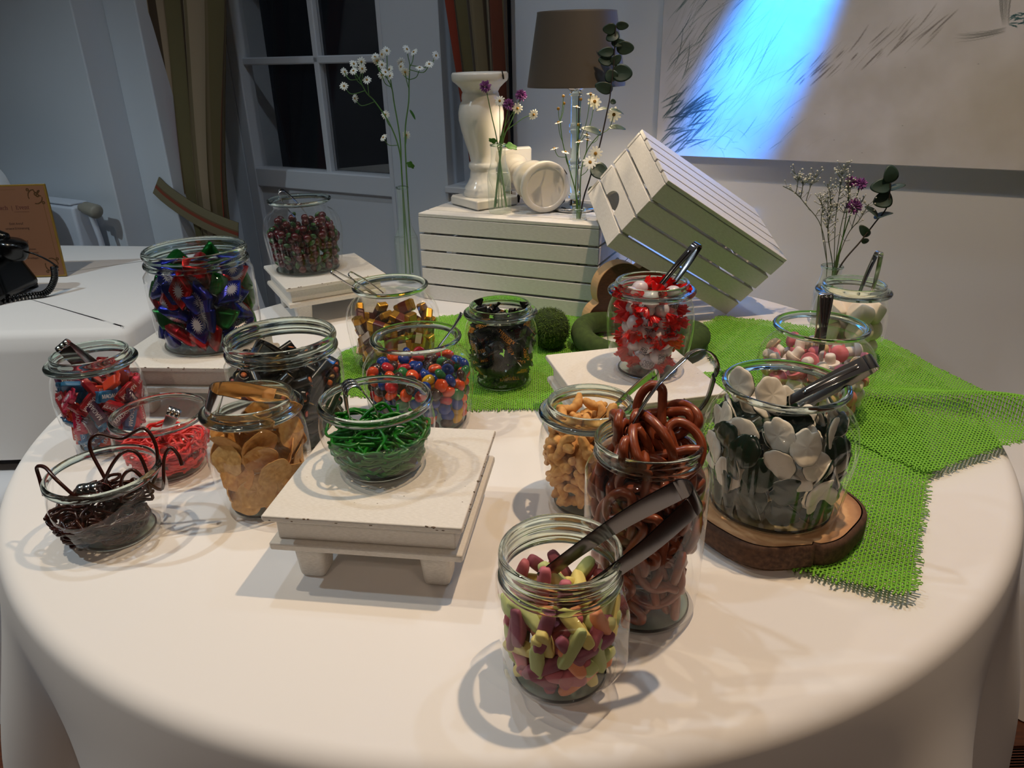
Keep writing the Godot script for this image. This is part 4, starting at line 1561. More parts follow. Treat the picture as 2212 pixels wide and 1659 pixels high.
func fill(j: Dictionary, rad: float, top: float, mound: float, make: Callable, second := true, step := 1.7, squeeze := 1.0) -> int:
	var k := 0
	var y := 0.0065 + rad * squeeze
	var layer := 0
	while y < top:
		var r_in: float = minf(j.inner.call(maxf(y - rad * 0.5, 0.004)), j.inner.call(y + rad * 0.5))
		var ring: float = r_in - rad
		var last := y + 2.0 * rad * step * 0.5 >= top
		var level := 0
		while ring > rad * 0.9:
			var n := maxi(1, int(TAU * ring / (rad * 2.05)))
			var ph := rng.randf() * TAU
			for i in n:
				var a := ph + TAU * i / n + rng.randf_range(-0.15, 0.15) * TAU / n
				var out := Vector3(cos(a), 0, sin(a))
				var yy := y + rng.randf_range(-0.35, 0.35) * rad * squeeze + (0.15 * rad if level % 2 else 0.0)
				if yy - rad * squeeze < 0.006:
					yy = 0.006 + rad * squeeze
				where = spot(j, j.at + Vector3(0, yy, 0), out, level == 0, top)
				var before := get_child_count()
				make.call(k, j.at + out * (ring - rng.randf_range(0.0, 0.12) * rad) + Vector3(0, yy, 0), out, level == 0)
				for ch in range(before, get_child_count()):
					settle(get_child(ch), j, out, level == 0 and ch == before)
				k += 1
			ring -= rad * 1.95
			level += 1
			if not last and (level > 1 or not second):
				break
		if last and ring > -rad * 0.5:
			where = "in the middle on top"
			make.call(k, j.at + Vector3(0, y + rad * 0.4, 0), Vector3(1, 0, 0), false)
			k += 1
		y += rad * step * squeeze
		layer += 1
	if mound > 0.0:
		var rm: float = j.inner.call(top) * 0.62
		var yy := y - rad * step * squeeze + rad * 1.5 * squeeze
		while rm > rad * 0.5 and yy < top + mound:
			var n := maxi(1, int(TAU * rm / (rad * 2.3)))
			var ph := rng.randf() * TAU
			for i in n:
				var a := ph + TAU * i / n
				var out := Vector3(cos(a), 0, sin(a))
				where = "heaped on top"
				make.call(k, j.at + out * rm + Vector3(0, yy + rng.randf_range(-0.2, 0.2) * rad, 0), out, false)
				k += 1
			rm -= rad * 2.0
			yy += rad * 1.0 * squeeze
	return k


func rand_dir() -> Vector3:
	return Vector3(rng.randfn(), rng.randfn(), rng.randfn()).normalized()


# a piece lying against the glass faces outwards; others lie as they fall
func lie(out: Vector3, wall: bool, loose: float) -> Basis:
	var n := (out + rand_dir() * loose) if wall else (Vector3.UP + rand_dir() * (loose + 0.4))
	return facing(n, rng.randf() * TAU)


# a bent metal tong: a bow at the end b, two arms to the tips
func tongs(label: String, b: Vector3, tip1: Vector3, tip2: Vector3, width: float, gap: float, style := "plain", material: Material = null, hint := Vector3.ZERO) -> Node3D:
	if material == null:
		material = mats["chrome"]
	var t := thing("serving_tongs", label, "tongs")
	var mid := (tip1 + tip2) / 2
	var ax := (b - mid).normalized()
	var sp := tip2 - tip1
	sp = sp - ax * sp.dot(ax)
	sp = sp.normalized() if sp.length() > 0.002 else ax.cross(Vector3.UP).normalized()
	var side := ax.cross(sp).normalized()   # direction of the strip's width
	if hint != Vector3.ZERO:
		side = (hint - ax * hint.dot(ax)).normalized()
		var s2 := side.cross(ax)
		sp = s2 if s2.dot(tip2 - tip1) >= 0.0 else -s2
	var arc := []
	for k in 13:
		var a := PI * k / 12.0
		arc.append(b - ax * gap * 0.5 + sp * (-cos(a)) * gap * 0.5 + ax * sin(a) * gap * 0.5)
	var g := Geo.new()
	if style == "ringed":
		g = Geo.new()
		for k in 3:
			var o := side * width * (k - 1) * 0.34
			var path := []
			var prev := []
			for p in arc:
				prev.append(p + o)
			g.ribbon(prev, side, width * 0.31, 0.0026)
		part(t, "ringed_bow", g.mesh(), material)
		g = Geo.new()
		g.ribbon(arc, side, width, 0.0012)
		part(t, "bow", g.mesh(), material)
	else:
		g.ribbon(arc, side, width, 0.0011)
		part(t, "bow", g.mesh(), material)
	for s in 2:
		var tip: Vector3 = tip1 if s == 0 else tip2
		var st: Vector3 = arc[0] if s == 0 else arc[12]
		var away := sp * (-1.0 if s == 0 else 1.0)
		var m1 := st.lerp(tip, 0.35) + away * gap * 0.22
		var m2 := st.lerp(tip, 0.72) + away * gap * 0.18
		var path := smooth([st, m1, m2, tip], 6)
		var ws := []
		for k in path.size():
			var f := float(k) / (path.size() - 1)
			ws.append(width * (lerpf(0.92 if style == "ringed" else 1.0, 0.62, smoothstep(0.0, 0.8, f)) + (0.35 * smoothstep(0.85, 0.93, f) if style == "spoon" else 0.0)))
		g = Geo.new()
		g.ribbon(path, side, ws, 0.0011)
		if style == "ridged":
			var rp := []
			for p in path:
				rp.append(p + away * 0.0009)
			g.ribbon(rp.slice(2, path.size() - 5), side, width * 0.3, 0.0014)
		part(t, "arm", g.mesh(), material)
	return t


# ---------------------------------------------------------------- sweets

func cached(key: String, make: Callable, closed := true) -> ArrayMesh:
	if not shared.has(key):
		var g: Geo = make.call()
		shared[key] = g.mesh(closed)
	return shared[key]


func foil(key: String, c: Color, rough := 0.28) -> StandardMaterial3D:
	return plain(key, c, rough, 0.75)


func build_jars() -> void:
	jar_nappo()
	jar_cherries()
	jar_chews()
	jar_laces()
	jar_chips()
	jar_liquorice()
	jar_gold()
	jar_lentils()
	jar_toffees()
	jar_twists()
	jar_marshmallows()
	jar_foam()
	jar_leaves()
	jar_puffs()
	jar_pretzels()
	jar_sticks()


func jar_nappo() -> void:
	var j := jar("wide", Vector3(-0.490, 0.8402, -0.010), 0.156, "glass_jar", "wide threaded glass jar of blue, red and green foil diamonds on the left riser")
	var body := cached("nappo", func() -> Geo:
		var g := Geo.new()
		g.superquadric(Vector3(0.0300, 0.0098, 0.0185), 0.75, 1.75, 14, 40, func(p: Vector3) -> Vector3:
			var e := clampf(1.0 - absf(p.y) / 0.0098, 0, 1)
			return p * (1.0 + 0.05 * e * sin(p.x * 2200.0) * e) if absf(p.x) > 0.008 else p)
		return g)
	var burst := cached("burst", func() -> Geo:
		var poly := PackedVector2Array()
		for k in 36:
			var a := TAU * k / 36
			var r := (1.0 if k % 2 == 0 else 0.50)
			poly.append(Vector2(cos(a) * 0.0145 * r, sin(a) * 0.0085 * r))
		return extrude(poly, 0.0005), false)
	var cols := [["blue", Color(0.04, 0.09, 0.46)], ["red", Color(0.60, 0.05, 0.09)], ["green", Color(0.03, 0.36, 0.12)]]
	var silver := foil("silver_print", Color(0.80, 0.80, 0.84))
	var ink := plain("blue_ink", Color(0.08, 0.09, 0.35), 0.5)
	fill(j, 0.0205, 0.126, 0.018, func(k: int, p: Vector3, out: Vector3, wall: bool) -> void:
		var c: Array = cols[[0, 0, 1, 2, 0, 1, 2, 0, 0][rng.randi() % 9]]
		var b := lie(out, wall, 0.75)
		var o := solo("foil_candy", body, foil("foil_" + c[0], c[1]), Transform3D(b, p), "%s foil diamond candy in the left riser jar, %s" % [c[0], where], "candy", "%s foil diamonds" % c[0])
		for s in [1, -1]:
			if c[0] != "green":
				part(o, "star_print", burst, silver, Transform3D(Basis(Vector3.RIGHT, -PI / 2 * s), Vector3(0, 0.0096 * s, 0)))
		if wall and c[0] == "blue" and k % 3 == 0:
			text(o, "Nappo", 0.0062, ink, Transform3D(Basis(Vector3.RIGHT, -PI / 2), Vector3(0, 0.0101, 0)), sans), true, 1.1, 0.66)


func jar_cherries() -> void:
	var j := jar("ribbed", Vector3(-0.440, 0.8402, -0.455), 0.150, "ribbed_jar", "ribbed glass jar of dark red cherry gummies on the back riser by the window")
	var ball := cached("cherry", func() -> Geo:
		var g := Geo.new()
		for c in [Vector3(-0.0075, 0, 0), Vector3(0.0075, 0.001, 0)]:
			var o := g.v.size()
			g.superquadric(Vector3(0.0085, 0.0075, 0.0085), 0.9, 1.0, 9, 16)
			for i in range(o, g.v.size()):
				g.v[i] += c
		return g)
	var leaf := cached("cherry_leaf", func() -> Geo:
		var g := Geo.new()
		g.superquadric(Vector3(0.008, 0.004, 0.005), 0.9, 1.2, 8, 14)
		return g)
	var red := plain("cherry_red", Color(0.27, 0.015, 0.06), 0.22)
	var green := plain("cherry_green", Color(0.16, 0.30, 0.13), 0.3)
	fill(j, 0.0135, 0.100, 0.014, func(_k: int, p: Vector3, out: Vector3, wall: bool) -> void:
		var o := solo("cherry_gummy", ball, red, Transform3D(lie(out, wall, 0.8), p), "dark red twin cherry gummy in the back jar, " + where, "candy", "cherry gummies")
		part(o, "jelly_stalk", leaf, green, move(Vector3(0, 0.004, 0.011))), true, 1.5)
	tongs("small chrome tongs leaning in the jar of dark cherries", Vector3(-0.470, 1.013, -0.43), Vector3(-0.452, 0.955, -0.45), Vector3(-0.425, 0.950, -0.46), 0.013, 0.014)


func jar_chews() -> void:
	var j := jar("flanged", Vector3(-0.592, 0.7505, 0.163), 0.141, "glass_jar", "flanged glass jar of pink and blue paper-wrapped chews at the far left of the table")
	var wrap := cached("chew", func() -> Geo:
		var g := Geo.new()
		g.superquadric(Vector3(0.0145, 0.0046, 0.0082), 0.3, 0.3, 8, 24)
		for s in [-1.0, 1.0]:
			var o := g.v.size()
			g.superquadric(Vector3(0.0035, 0.0006, 0.0088), 0.4, 0.4, 6, 16, func(p: Vector3) -> Vector3: return p + Vector3(s * 0.0165, 0.0016 * sin(p.z * 900.0), 0))
			assert(o >= 0)
		return g)
	var cols := [["red", Color(0.60, 0.06, 0.12)], ["pink", Color(0.76, 0.13, 0.28)], ["blue", Color(0.10, 0.38, 0.56)], ["purple", Color(0.27, 0.06, 0.22)], ["orange", Color(0.78, 0.24, 0.12)]]
	var ink := plain("print_white", Color(0.90, 0.88, 0.88), 0.5)
	fill(j, 0.0118, 0.096, 0.006, func(k: int, p: Vector3, out: Vector3, wall: bool) -> void:
		var c: Array = cols[[0, 1, 0, 3, 1, 2, 0, 4, 3][rng.randi() % 9]]
		var o := solo("wrapped_chew", wrap, plain("chew_" + c[0], c[1], 0.3), Transform3D(lie(out, wall, 0.6), p), "%s wrapped chew in the far left jar, %s" % [c[0], where], "candy", "%s wrapped chews" % c[0])
		if wall or k % 2 == 0:
			text(o, "MAOAM", 0.0058, ink, Transform3D(Basis(Vector3.RIGHT, -PI / 2), Vector3(0, 0.0047, 0)), sans), true, 1.35, 0.85)
	tongs("chrome tongs with a ringed end in the jar of pink chews", Vector3(-0.622, 0.908, 0.172), Vector3(-0.585, 0.842, 0.165), Vector3(-0.572, 0.848, 0.155), 0.019, 0.013, "ringed", null, Vector3(0.8, 0.4, -0.3))


# a handful of long sweet laces wound inside a bowl
func laces(j: Dictionary, n: int, top: float, thick: float, m: Material, label: String, group: String, seed_: int, flatten := 1.0) -> void:
	var r := RandomNumberGenerator.new()
	r.seed = seed_
	for k in n:
		var pts := []
		var y := lerpf(0.010, top, (k + r.randf()) / n)
		var lim: float = j.inner.call(clampf(y, 0.008, 0.07)) - thick * 1.6
		var p := Vector2.from_angle(r.randf() * TAU) * lim * sqrt(r.randf_range(0.3, 1.0))
		var head := r.randf() * TAU
		var bend := r.randf_range(-1, 1)
		for s in 15:
			pts.append(j.at + Vector3(p.x, y + r.randf_range(-0.003, 0.003), p.y))
			bend = clampf(bend + r.randf_range(-0.8, 0.8), -1.5, 1.5)
			head += bend * 0.45
			p += Vector2.from_angle(head) * 0.0105
			y = clampf(y + r.randf_range(-0.0035, 0.0035), 0.009, top + 0.004)
			lim = j.inner.call(clampf(y, 0.008, 0.07)) - thick * 1.6
			if p.length() > lim:
				p = p.normalized() * lim
				head = p.angle() + PI * 0.5 * (1.0 if bend > 0 else -1.0)
		var g := Geo.new()
		g.tube(smooth(pts, 3), thick * r.randf_range(0.85, 1.15), 7)
		solo("sweet_lace", g.mesh(true), m, Transform3D.IDENTITY, label, "candy", group)


func jar_laces() -> void:
	var red := plain("lace_red", Color(0.88, 0.24, 0.24), 0.28)
	red.backlight_enabled = true
	red.backlight = Color(0.5, 0.08, 0.08)
	var green := plain("lace_green", Color(0.07, 0.42, 0.06), 0.25)
	green.backlight_enabled = true
	green.backlight = Color(0.05, 0.4, 0.05)
	var brown := plain("lace_brown", Color(0.20, 0.075, 0.045), 0.25)
	var j := jar("bowl", Vector3(-0.472, 0.7505, 0.245), 0.085, "glass_bowl", "round glass bowl of red sweet laces between the chews and the chips")
	laces(j, 62, 0.048, 0.0019, red, "glossy red sweet lace coiled in the glass bowl beside the potato chips", "red laces", 31)
	tongs("chrome tongs with a ringed end in the bowl of red laces", Vector3(-0.438, 0.848, 0.268), Vector3(-0.470, 0.797, 0.262), Vector3(-0.478, 0.797, 0.240), 0.016, 0.013, "ringed", null, Vector3(-0.4, 0.8, 0.3))
	j = jar("bowl", Vector3(-0.472, 0.7505, 0.396), 0.085, "glass_bowl", "round glass bowl of brown cola laces at the front left edge of the table")
	j.at += Vector3(-0.010, 0, 0.004)
	laces(j, 58, 0.044, 0.0019, brown, "brown cola lace tangled low in the front left glass bowl", "brown cola laces", 32)
	j.at -= Vector3(-0.010, 0, 0.004)
	# the ones that stand up over the rim
	var loops := [
		[[Vector3(-0.455, 0.79, 0.42), Vector3(-0.478, 0.81, 0.43), Vector3(-0.502, 0.842, 0.43), Vector3(-0.522, 0.851, 0.415), Vector3(-0.5385, 0.846, 0.405), Vector3(-0.5405, 0.83, 0.404), Vector3(-0.537, 0.812, 0.41)], "brown cola lace hanging out over the left rim of the front bowl"],
		[[Vector3(-0.47, 0.80, 0.39), Vector3(-0.480, 0.825, 0.385), Vector3(-0.492, 0.855, 0.375), Vector3(-0.482, 0.868, 0.37), Vector3(-0.455, 0.862, 0.37), Vector3(-0.43, 0.872, 0.365), Vector3(-0.418, 0.850, 0.37), Vector3(-0.420, 0.82, 0.38), Vector3(-0.43, 0.80, 0.39)], "brown cola lace arching tall above the front bowl"],
		[[Vector3(-0.475, 0.80, 0.40), Vector3(-0.47, 0.826, 0.395), Vector3(-0.452, 0.850, 0.385), Vector3(-0.437, 0.848, 0.38), Vector3(-0.428, 0.826, 0.385), Vector3(-0.428, 0.80, 0.39)], "brown cola lace forming a middle arch in the front bowl"],
		[[Vector3(-0.452, 0.80, 0.41), Vector3(-0.45, 0.825, 0.40), Vector3(-0.438, 0.834, 0.395), Vector3(-0.425, 0.818, 0.395), Vector3(-0.412, 0.805, 0.39), Vector3(-0.410, 0.835, 0.375), Vector3(-0.402, 0.848, 0.37), Vector3(-0.394, 0.84, 0.372), Vector3(-0.390, 0.828, 0.376)], "brown cola lace curling over the right rim of the front bowl"],
	]
	for l in loops:
		var g := Geo.new()
		g.tube(smooth(l[0], 6), 0.0021, 8)
		solo("sweet_lace", g.mesh(true), brown, Transform3D.IDENTITY, l[1], "candy", "brown cola laces")
	tongs("chrome tongs with a broad ringed end sunk in the bowl of brown laces", Vector3(-0.474, 0.832, 0.430), Vector3(-0.470, 0.795, 0.392), Vector3(-0.455, 0.790, 0.392), 0.025, 0.014, "ringed", null, Vector3(1, 0.05, 0))
	j = jar("bowl", Vector3(-0.149, 0.8402, 0.407), 0.083, "glass_bowl", "round glass bowl of green sweet laces on the front white riser")
	laces(j, 70, 0.046, 0.0019, green, "glossy green sweet lace coiled in the glass bowl on the front riser", "green laces", 33)
	for k in 4:
		var g := Geo.new()
		var c: Vector3 = j.at + Vector3([0.012, 0.034, 0.022, -0.005][k], 0.05, [-0.005, 0.0, 0.015, -0.02][k])
		g.tube(smooth([c + Vector3(-0.02, -0.006, 0.006), c + Vector3(-0.008, 0.006, 0), c + Vector3(0.008, 0.008 + 0.002 * k, -0.006), c + Vector3(0.018, 0.002, -0.004)], 5), 0.0021, 8)
		solo("sweet_lace", g.mesh(true), green, Transform3D.IDENTITY, "green sweet lace arching on top in the bowl on the front riser", "candy", "arching green laces")
	tongs("chrome tongs with a ringed end standing in the bowl of green laces", Vector3(-0.173, 0.944, 0.415), Vector3(-0.168, 0.868, 0.412), Vector3(-0.142, 0.870, 0.400), 0.020, 0.016, "ringed")


func jar_chips() -> void:
	var j := jar("flanged", Vector3(-0.311, 0.7505, 0.337), 0.145, "glass_jar", "flanged glass jar filled with golden potato chips beside the front riser")
	var shapes := []
	for s in 4:
		shapes.append(cached("chip%d" % s, func() -> Geo:
			var g := Geo.new()
			var n := FastNoiseLite.new()
			n.seed = s
			n.frequency = 30.0
			g.superquadric(Vector3(0.0265 - 0.002 * s, 0.0009, 0.0205), 0.35, 1.0, 18, 36, func(p: Vector3) -> Vector3:
				var x := p.x / 0.0265
				var z := p.z / 0.0205
				var rim := 1.0 + 0.05 * sin(5.0 * atan2(z, x) + s)
				return Vector3(p.x * rim, p.y + (0.0075 - 0.002 * s) * x * x - (0.0035 if s % 2 else -0.003) * z * z + 0.0016 * n.get_noise_2d(p.x * 4, p.z * 4 + s), p.z * rim))
			return g))
	var tones := []
	for k in 3:
		var m := StandardMaterial3D.new()
		m.albedo_texture = noise_tex("chip", 0.03, [Color(0.80, 0.58, 0.31), Color(0.93, 0.76, 0.49)], 256, 4)
		m.albedo_color = [Color(1, 1, 1), Color(1.0, 0.93, 0.86), Color(0.93, 0.88, 0.80)][k]
		m.roughness = 0.55
		m.backlight_enabled = true
		m.backlight = Color(0.30, 0.17, 0.05)
		triplanar(m, 14.0)
		tones.append(m)
	fill(j, 0.0175, 0.112, 0.012, func(k: int, p: Vector3, out: Vector3, wall: bool) -> void:
		var b := lie(out, wall, 0.42)
		solo("potato_chip", shapes[k % 4], tones[rng.randi() % 3], Transform3D(b, p - (out * 0.0 if not wall else -out * 0.007)), "golden curved potato chip in its flanged jar, " + where, "chip", "potato chips"), true, 1.05)
	tongs("wide polished tongs lying across the mouth of the potato chip jar", Vector3(-0.345, 0.912, 0.372), Vector3(-0.285, 0.893, 0.325), Vector3(-0.270, 0.887, 0.345), 0.028, 0.024, "plain", null, Vector3(0.05, 1, 0.35))


func jar_liquorice() -> void:
	var j := jar("wide", Vector3(-0.326, 0.7505, 0.150), 0.156, "glass_jar", "wide threaded glass jar of black filled liquorice behind the potato chips")
	var tube := cached("liquorice", func() -> Geo:
		var g := Geo.new()
		g.lathe([Vector2(0.0042, 0.0205), Vector2(0.0072, 0.021), Vector2(0.0078, 0.020), Vector2(0.0078, -0.020), Vector2(0.0072, -0.021), Vector2(0.0042, -0.0205), Vector2(0.0042, 0.0205)], 14)
		return g)
	var core := cached("liquorice_core", func() -> Geo:
		var g := Geo.new()
		g.lathe([Vector2(0, 0.0208), Vector2(0.0043, 0.0208), Vector2(0.0043, -0.0208), Vector2(0, -0.0208)], 10)
		return g)
	var black := plain("liquorice_black", Color(0.022, 0.018, 0.019), 0.3)
	var cores := [plain("core_orange", Color(0.78, 0.42, 0.20), 0.5), plain("core_cream", Color(0.80, 0.68, 0.44), 0.5), plain("core_pink", Color(0.70, 0.36, 0.33), 0.5)]
	fill(j, 0.0145, 0.118, 0.0, func(k: int, p: Vector3, out: Vector3, wall: bool) -> void:
		var o := solo("liquorice_piece", tube, black, Transform3D(facing(rand_dir() + out.cross(Vector3.UP) * (1.4 if wall else 0.2)), p), "filled black liquorice tube in the wide jar, " + where, "candy", "filled liquorice")
		part(o, "filling", core, cores[k % 3]), true, 1.15, 0.85)
	tongs("chrome tongs lying on the black liquorice in the wide jar", Vector3(-0.358, 0.897, 0.170), Vector3(-0.318, 0.868, 0.150), Vector3(-0.310, 0.867, 0.172), 0.022, 0.018)


func jar_gold() -> void:
	var j := jar("ribbed", Vector3(-0.208, 0.754, -0.115), 0.143, "ribbed_jar", "ribbed glass jar of gold and brown wrapped chocolates at the back left of the runner")
	var bar := cached("gold_bar", func() -> Geo:
		var g := Geo.new()
		g.box(Vector3.ZERO, Vector3(0.045, 0.013, 0.022), 0.003)
		return g, false)
	var band := cached("gold_band", func() -> Geo:
		var g := Geo.new()
		g.box(Vector3.ZERO, Vector3(0.024, 0.0138, 0.0228), 0.003)
		return g, false)
	var panel := cached("gold_panel", func() -> Geo:
		var g := Geo.new()
		g.box(Vector3.ZERO, Vector3(0.018, 0.0006, 0.013), 0.0002)
		return g, false)
	var gold := foil("gold_foil", Color(0.78, 0.58, 0.20), 0.25)
	var browns := [plain("label_brown", Color(0.24, 0.08, 0.05), 0.3), plain("label_maroon", Color(0.33, 0.10, 0.08), 0.3)]
	var white := plain("label_white", Color(0.75, 0.70, 0.66), 0.4)
	fill(j, 0.0195, 0.092, 0.012, func(k: int, p: Vector3, out: Vector3, wall: bool) -> void:
		var o := solo("gold_chocolate", bar, gold, Transform3D(lie(out, wall, 0.5), p), "gold foil chocolate with brown band in the back ribbed jar, " + where, "candy", "gold wrapped chocolates")
		var bd := part(o, "paper_band", band, browns[k % 2])
		if k % 2 == 0:
			part(bd, "label_panel", panel, white, move(Vector3(0, 0.0069, 0))), true, 1.2, 0.85)
	# two thin wire tongs
	tongs("thin wire tongs resting on the left rim of the jar of gold chocolates, the longer of two", Vector3(-0.300, 0.934, -0.082), Vector3(-0.236, 0.880, -0.098), Vector3(-0.230, 0.880, -0.110), 0.0035, 0.010)
	tongs("thin wire tongs resting on the jar of gold chocolates, the shorter of two with a round loop", Vector3(-0.277, 0.921, -0.112), Vector3(-0.232, 0.876, -0.118), Vector3(-0.224, 0.878, -0.132), 0.0035, 0.012)


func jar_lentils() -> void:
	var j := jar("ribbed", Vector3(-0.138, 0.7545, 0.125), 0.134, "ribbed_jar", "ribbed glass jar of coloured sugar-coated lentils behind the front riser")
	var lens := cached("lentil", func() -> Geo:
		var g := Geo.new()
		g.superquadric(Vector3(0.0098, 0.0062, 0.0098), 0.85, 1.0, 10, 20)
		return g)
	var cols := [["blue", Color(0.05, 0.19, 0.50)], ["orange", Color(0.80, 0.28, 0.08)], ["yellow", Color(0.78, 0.60, 0.10)], ["brown", Color(0.19, 0.10, 0.08)], ["green", Color(0.11, 0.40, 0.18)], ["red", Color(0.66, 0.09, 0.14)]]
	fill(j, 0.0104, 0.083, 0.0, func(_k: int, p: Vector3, out: Vector3, wall: bool) -> void:
		var c: Array = cols[[0, 0, 1, 1, 2, 3, 3, 4, 5, 0, 1][rng.randi() % 11]]
		solo("sugar_lentil", lens, plain("lentil_" + c[0], c[1], 0.22), Transform3D(lie(out, wall, 1.2), p), "%s sugar lentil in the jar with the spoon, %s" % [c[0], where], "candy", "%s sugar lentils" % c[0]), false, 1.5, 0.85)
	# a spoon stands in it
	var t := thing("serving_spoon", "slim steel spoon handle standing in the jar of sugar lentils", "spoon")
	var a := Vector3(-0.070, 0.921, 0.118)
	var b := Vector3(-0.112, 0.866, 0.138)
	var c := Vector3(-0.135, 0.826, 0.150)
	var g := Geo.new()
	g.ribbon(smooth([a, a.lerp(b, 0.3) + Vector3(0, -0.003, 0), b, c], 6), Vector3(0.3, 0.1, 1), [0.011, 0.011, 0.0105, 0.0095, 0.008, 0.0065, 0.006, 0.0055, 0.005, 0.005, 0.005, 0.005, 0.005, 0.005, 0.005, 0.005, 0.005, 0.005, 0.005], 0.002)
	part(t, "handle", g.mesh(), mats["chrome"])
	g = Geo.new()
	g.superquadric(Vector3(0.013, 0.003, 0.009), 0.8, 1.0, 8, 20)
	part(t, "bowl", g.mesh(true), mats["chrome"], Transform3D(facing(Vector3(0.4, 0.8, -0.2)), c + Vector3(-0.010, -0.010, 0.004)))


func jar_toffees() -> void:
	var j := jar("flanged", Vector3(-0.016, 0.7535, -0.014), 0.136, "glass_jar", "flanged glass jar of black wrapped toffees with gold print on the green runner")
	var wrap := cached("toffee", func() -> Geo:
		var g := Geo.new()
		g.superquadric(Vector3(0.0125, 0.0085, 0.0095), 0.35, 0.35, 10, 24)
		for s in [-1.0, 1.0]:
			g.superquadric(Vector3(0.006, 0.001, 0.009), 0.5, 0.5, 6, 18, func(p: Vector3) -> Vector3:
				var f := clampf((p.x * s + 0.006) / 0.012, 0, 1)
				return Vector3(p.x + s * 0.0185, p.y + 0.0025 * sin(p.z * 1100.0) * f, p.z * lerpf(0.3, 1.1, f)))
		return g)
	var black := plain("toffee_black", Color(0.020, 0.016, 0.018), 0.26)
	var ink := plain("toffee_gold", Color(0.80, 0.52, 0.14), 0.45)
	var words := ["NEUSTA", "MERCI", "MENSA", "NUSSY"]
	fill(j, 0.0150, 0.108, 0.010, func(k: int, p: Vector3, out: Vector3, wall: bool) -> void:
		var o := solo("wrapped_toffee", wrap, black, Transform3D(lie(out, wall, 0.7), p), "black wrapped toffee in the runner jar, " + where, "candy", "black wrapped toffees")
		if k % 2 == 0:
			text(o, "KARAMELL", 0.0052, ink, Transform3D(Basis(Vector3.RIGHT, -PI / 2), Vector3(0, 0.0087, 0.002)), sans)
			text(o, "WEICHE", 0.0042, ink, Transform3D(Basis(Vector3.RIGHT, -PI / 2), Vector3(-0.002, 0.0087, -0.003)), sans), true, 1.15, 0.85)
	for q in [[Vector3(-0.045, 0.888, -0.015), 0.25, "black toffee whose twisted end pokes above the left rim of the runner jar"], [Vector3(0.020, 0.880, -0.018), -0.15, "black toffee whose pointed end stands at the right inside the runner jar"]]:
		solo("wrapped_toffee", wrap, black, Transform3D(Basis(Vector3.BACK, PI / 2 + q[1]) * Basis(Vector3.RIGHT, PI / 2), q[0] + Vector3(0, -0.012, 0)), q[2], "candy", "black wrapped toffees")


func jar_twists() -> void:
	var j := jar("flanged", Vector3(0.196, 0.8402, 0.152), 0.131, "glass_jar", "flanged glass jar of silver and red twist-wrapped candies on the middle riser")
	var ball := cached("twist_ball", func() -> Geo:
		var g := Geo.new()
		var n := FastNoiseLite.new()
		n.frequency = 120.0
		g.superquadric(Vector3(0.0122, 0.0112, 0.0112), 1, 1, 16, 24, func(p: Vector3) -> Vector3: return p * (1.0 + 0.05 * n.get_noise_3d(p.x * 3, p.y * 3, p.z * 3)))
		return g)
	var fan := cached("twist_fan", func() -> Geo:
		var g := Geo.new()
		g.grid(6, 40, func(a: float, b: float) -> Vector3:
			var th := TAU * b
			var r := lerpf(0.0030, 0.0145, pow(a, 0.8)) * (1.0 + 0.22 * a * sin(9.0 * th))
			return Vector3(0.0085 + a * 0.0145 + 0.002 * a * sin(5.0 * th), cos(th) * r, sin(th) * r * 0.55), true)
		return g, false)
	var white := plain("twist_white", Color(0.78, 0.75, 0.78), 0.3)
	white.clearcoat_enabled = true
	white.clearcoat = 0.5
	var red := plain("twist_red", Color(0.80, 0.055, 0.05), 0.22)
	red.backlight_enabled = true
	red.backlight = Color(0.7, 0.06, 0.05)
	var ink := plain("twist_ink", Color(0.10, 0.09, 0.20), 0.5)
	fill(j, 0.0142, 0.110, 0.008, func(k: int, p: Vector3, out: Vector3, wall: bool) -> void:
		var d := rand_dir() + out.cross(Vector3.UP) * 0.6
		var yb := (out - d.normalized() * out.dot(d.normalized())).normalized() if wall else Vector3.UP.cross(d).normalized()
		var xb := d.normalized()
		yb = (yb - xb * yb.dot(xb)).normalized()
		var o := solo("twist_candy", ball, white, Transform3D(Basis(xb, yb, xb.cross(yb)), p), "silver candy with red twisted ends on the middle riser, " + where, "candy", "red and silver twist candies")
		part(o, "wrapper_twist", fan, red)
		part(o, "wrapper_twist", fan, red, Transform3D(Basis(Vector3.UP, PI), Vector3.ZERO))
		if wall and k % 2 == 0:
			text(o, "QUICK", 0.0046, ink, Transform3D(Basis(Vector3.RIGHT, -PI / 2), Vector3(0, 0.0112, -0.0018)), sans)
			text(o, "FROU", 0.0046, ink, Transform3D(Basis(Vector3.RIGHT, -PI / 2), Vector3(0, 0.0112, 0.0034)), sans), true, 1.2, 0.9)
	tongs("slim steel tongs standing high in the jar of red twist candies", Vector3(0.259, 1.018, 0.138), Vector3(0.188, 0.945, 0.165), Vector3(0.212, 0.945, 0.148), 0.011, 0.010, "ridged", mats["dark_steel"])


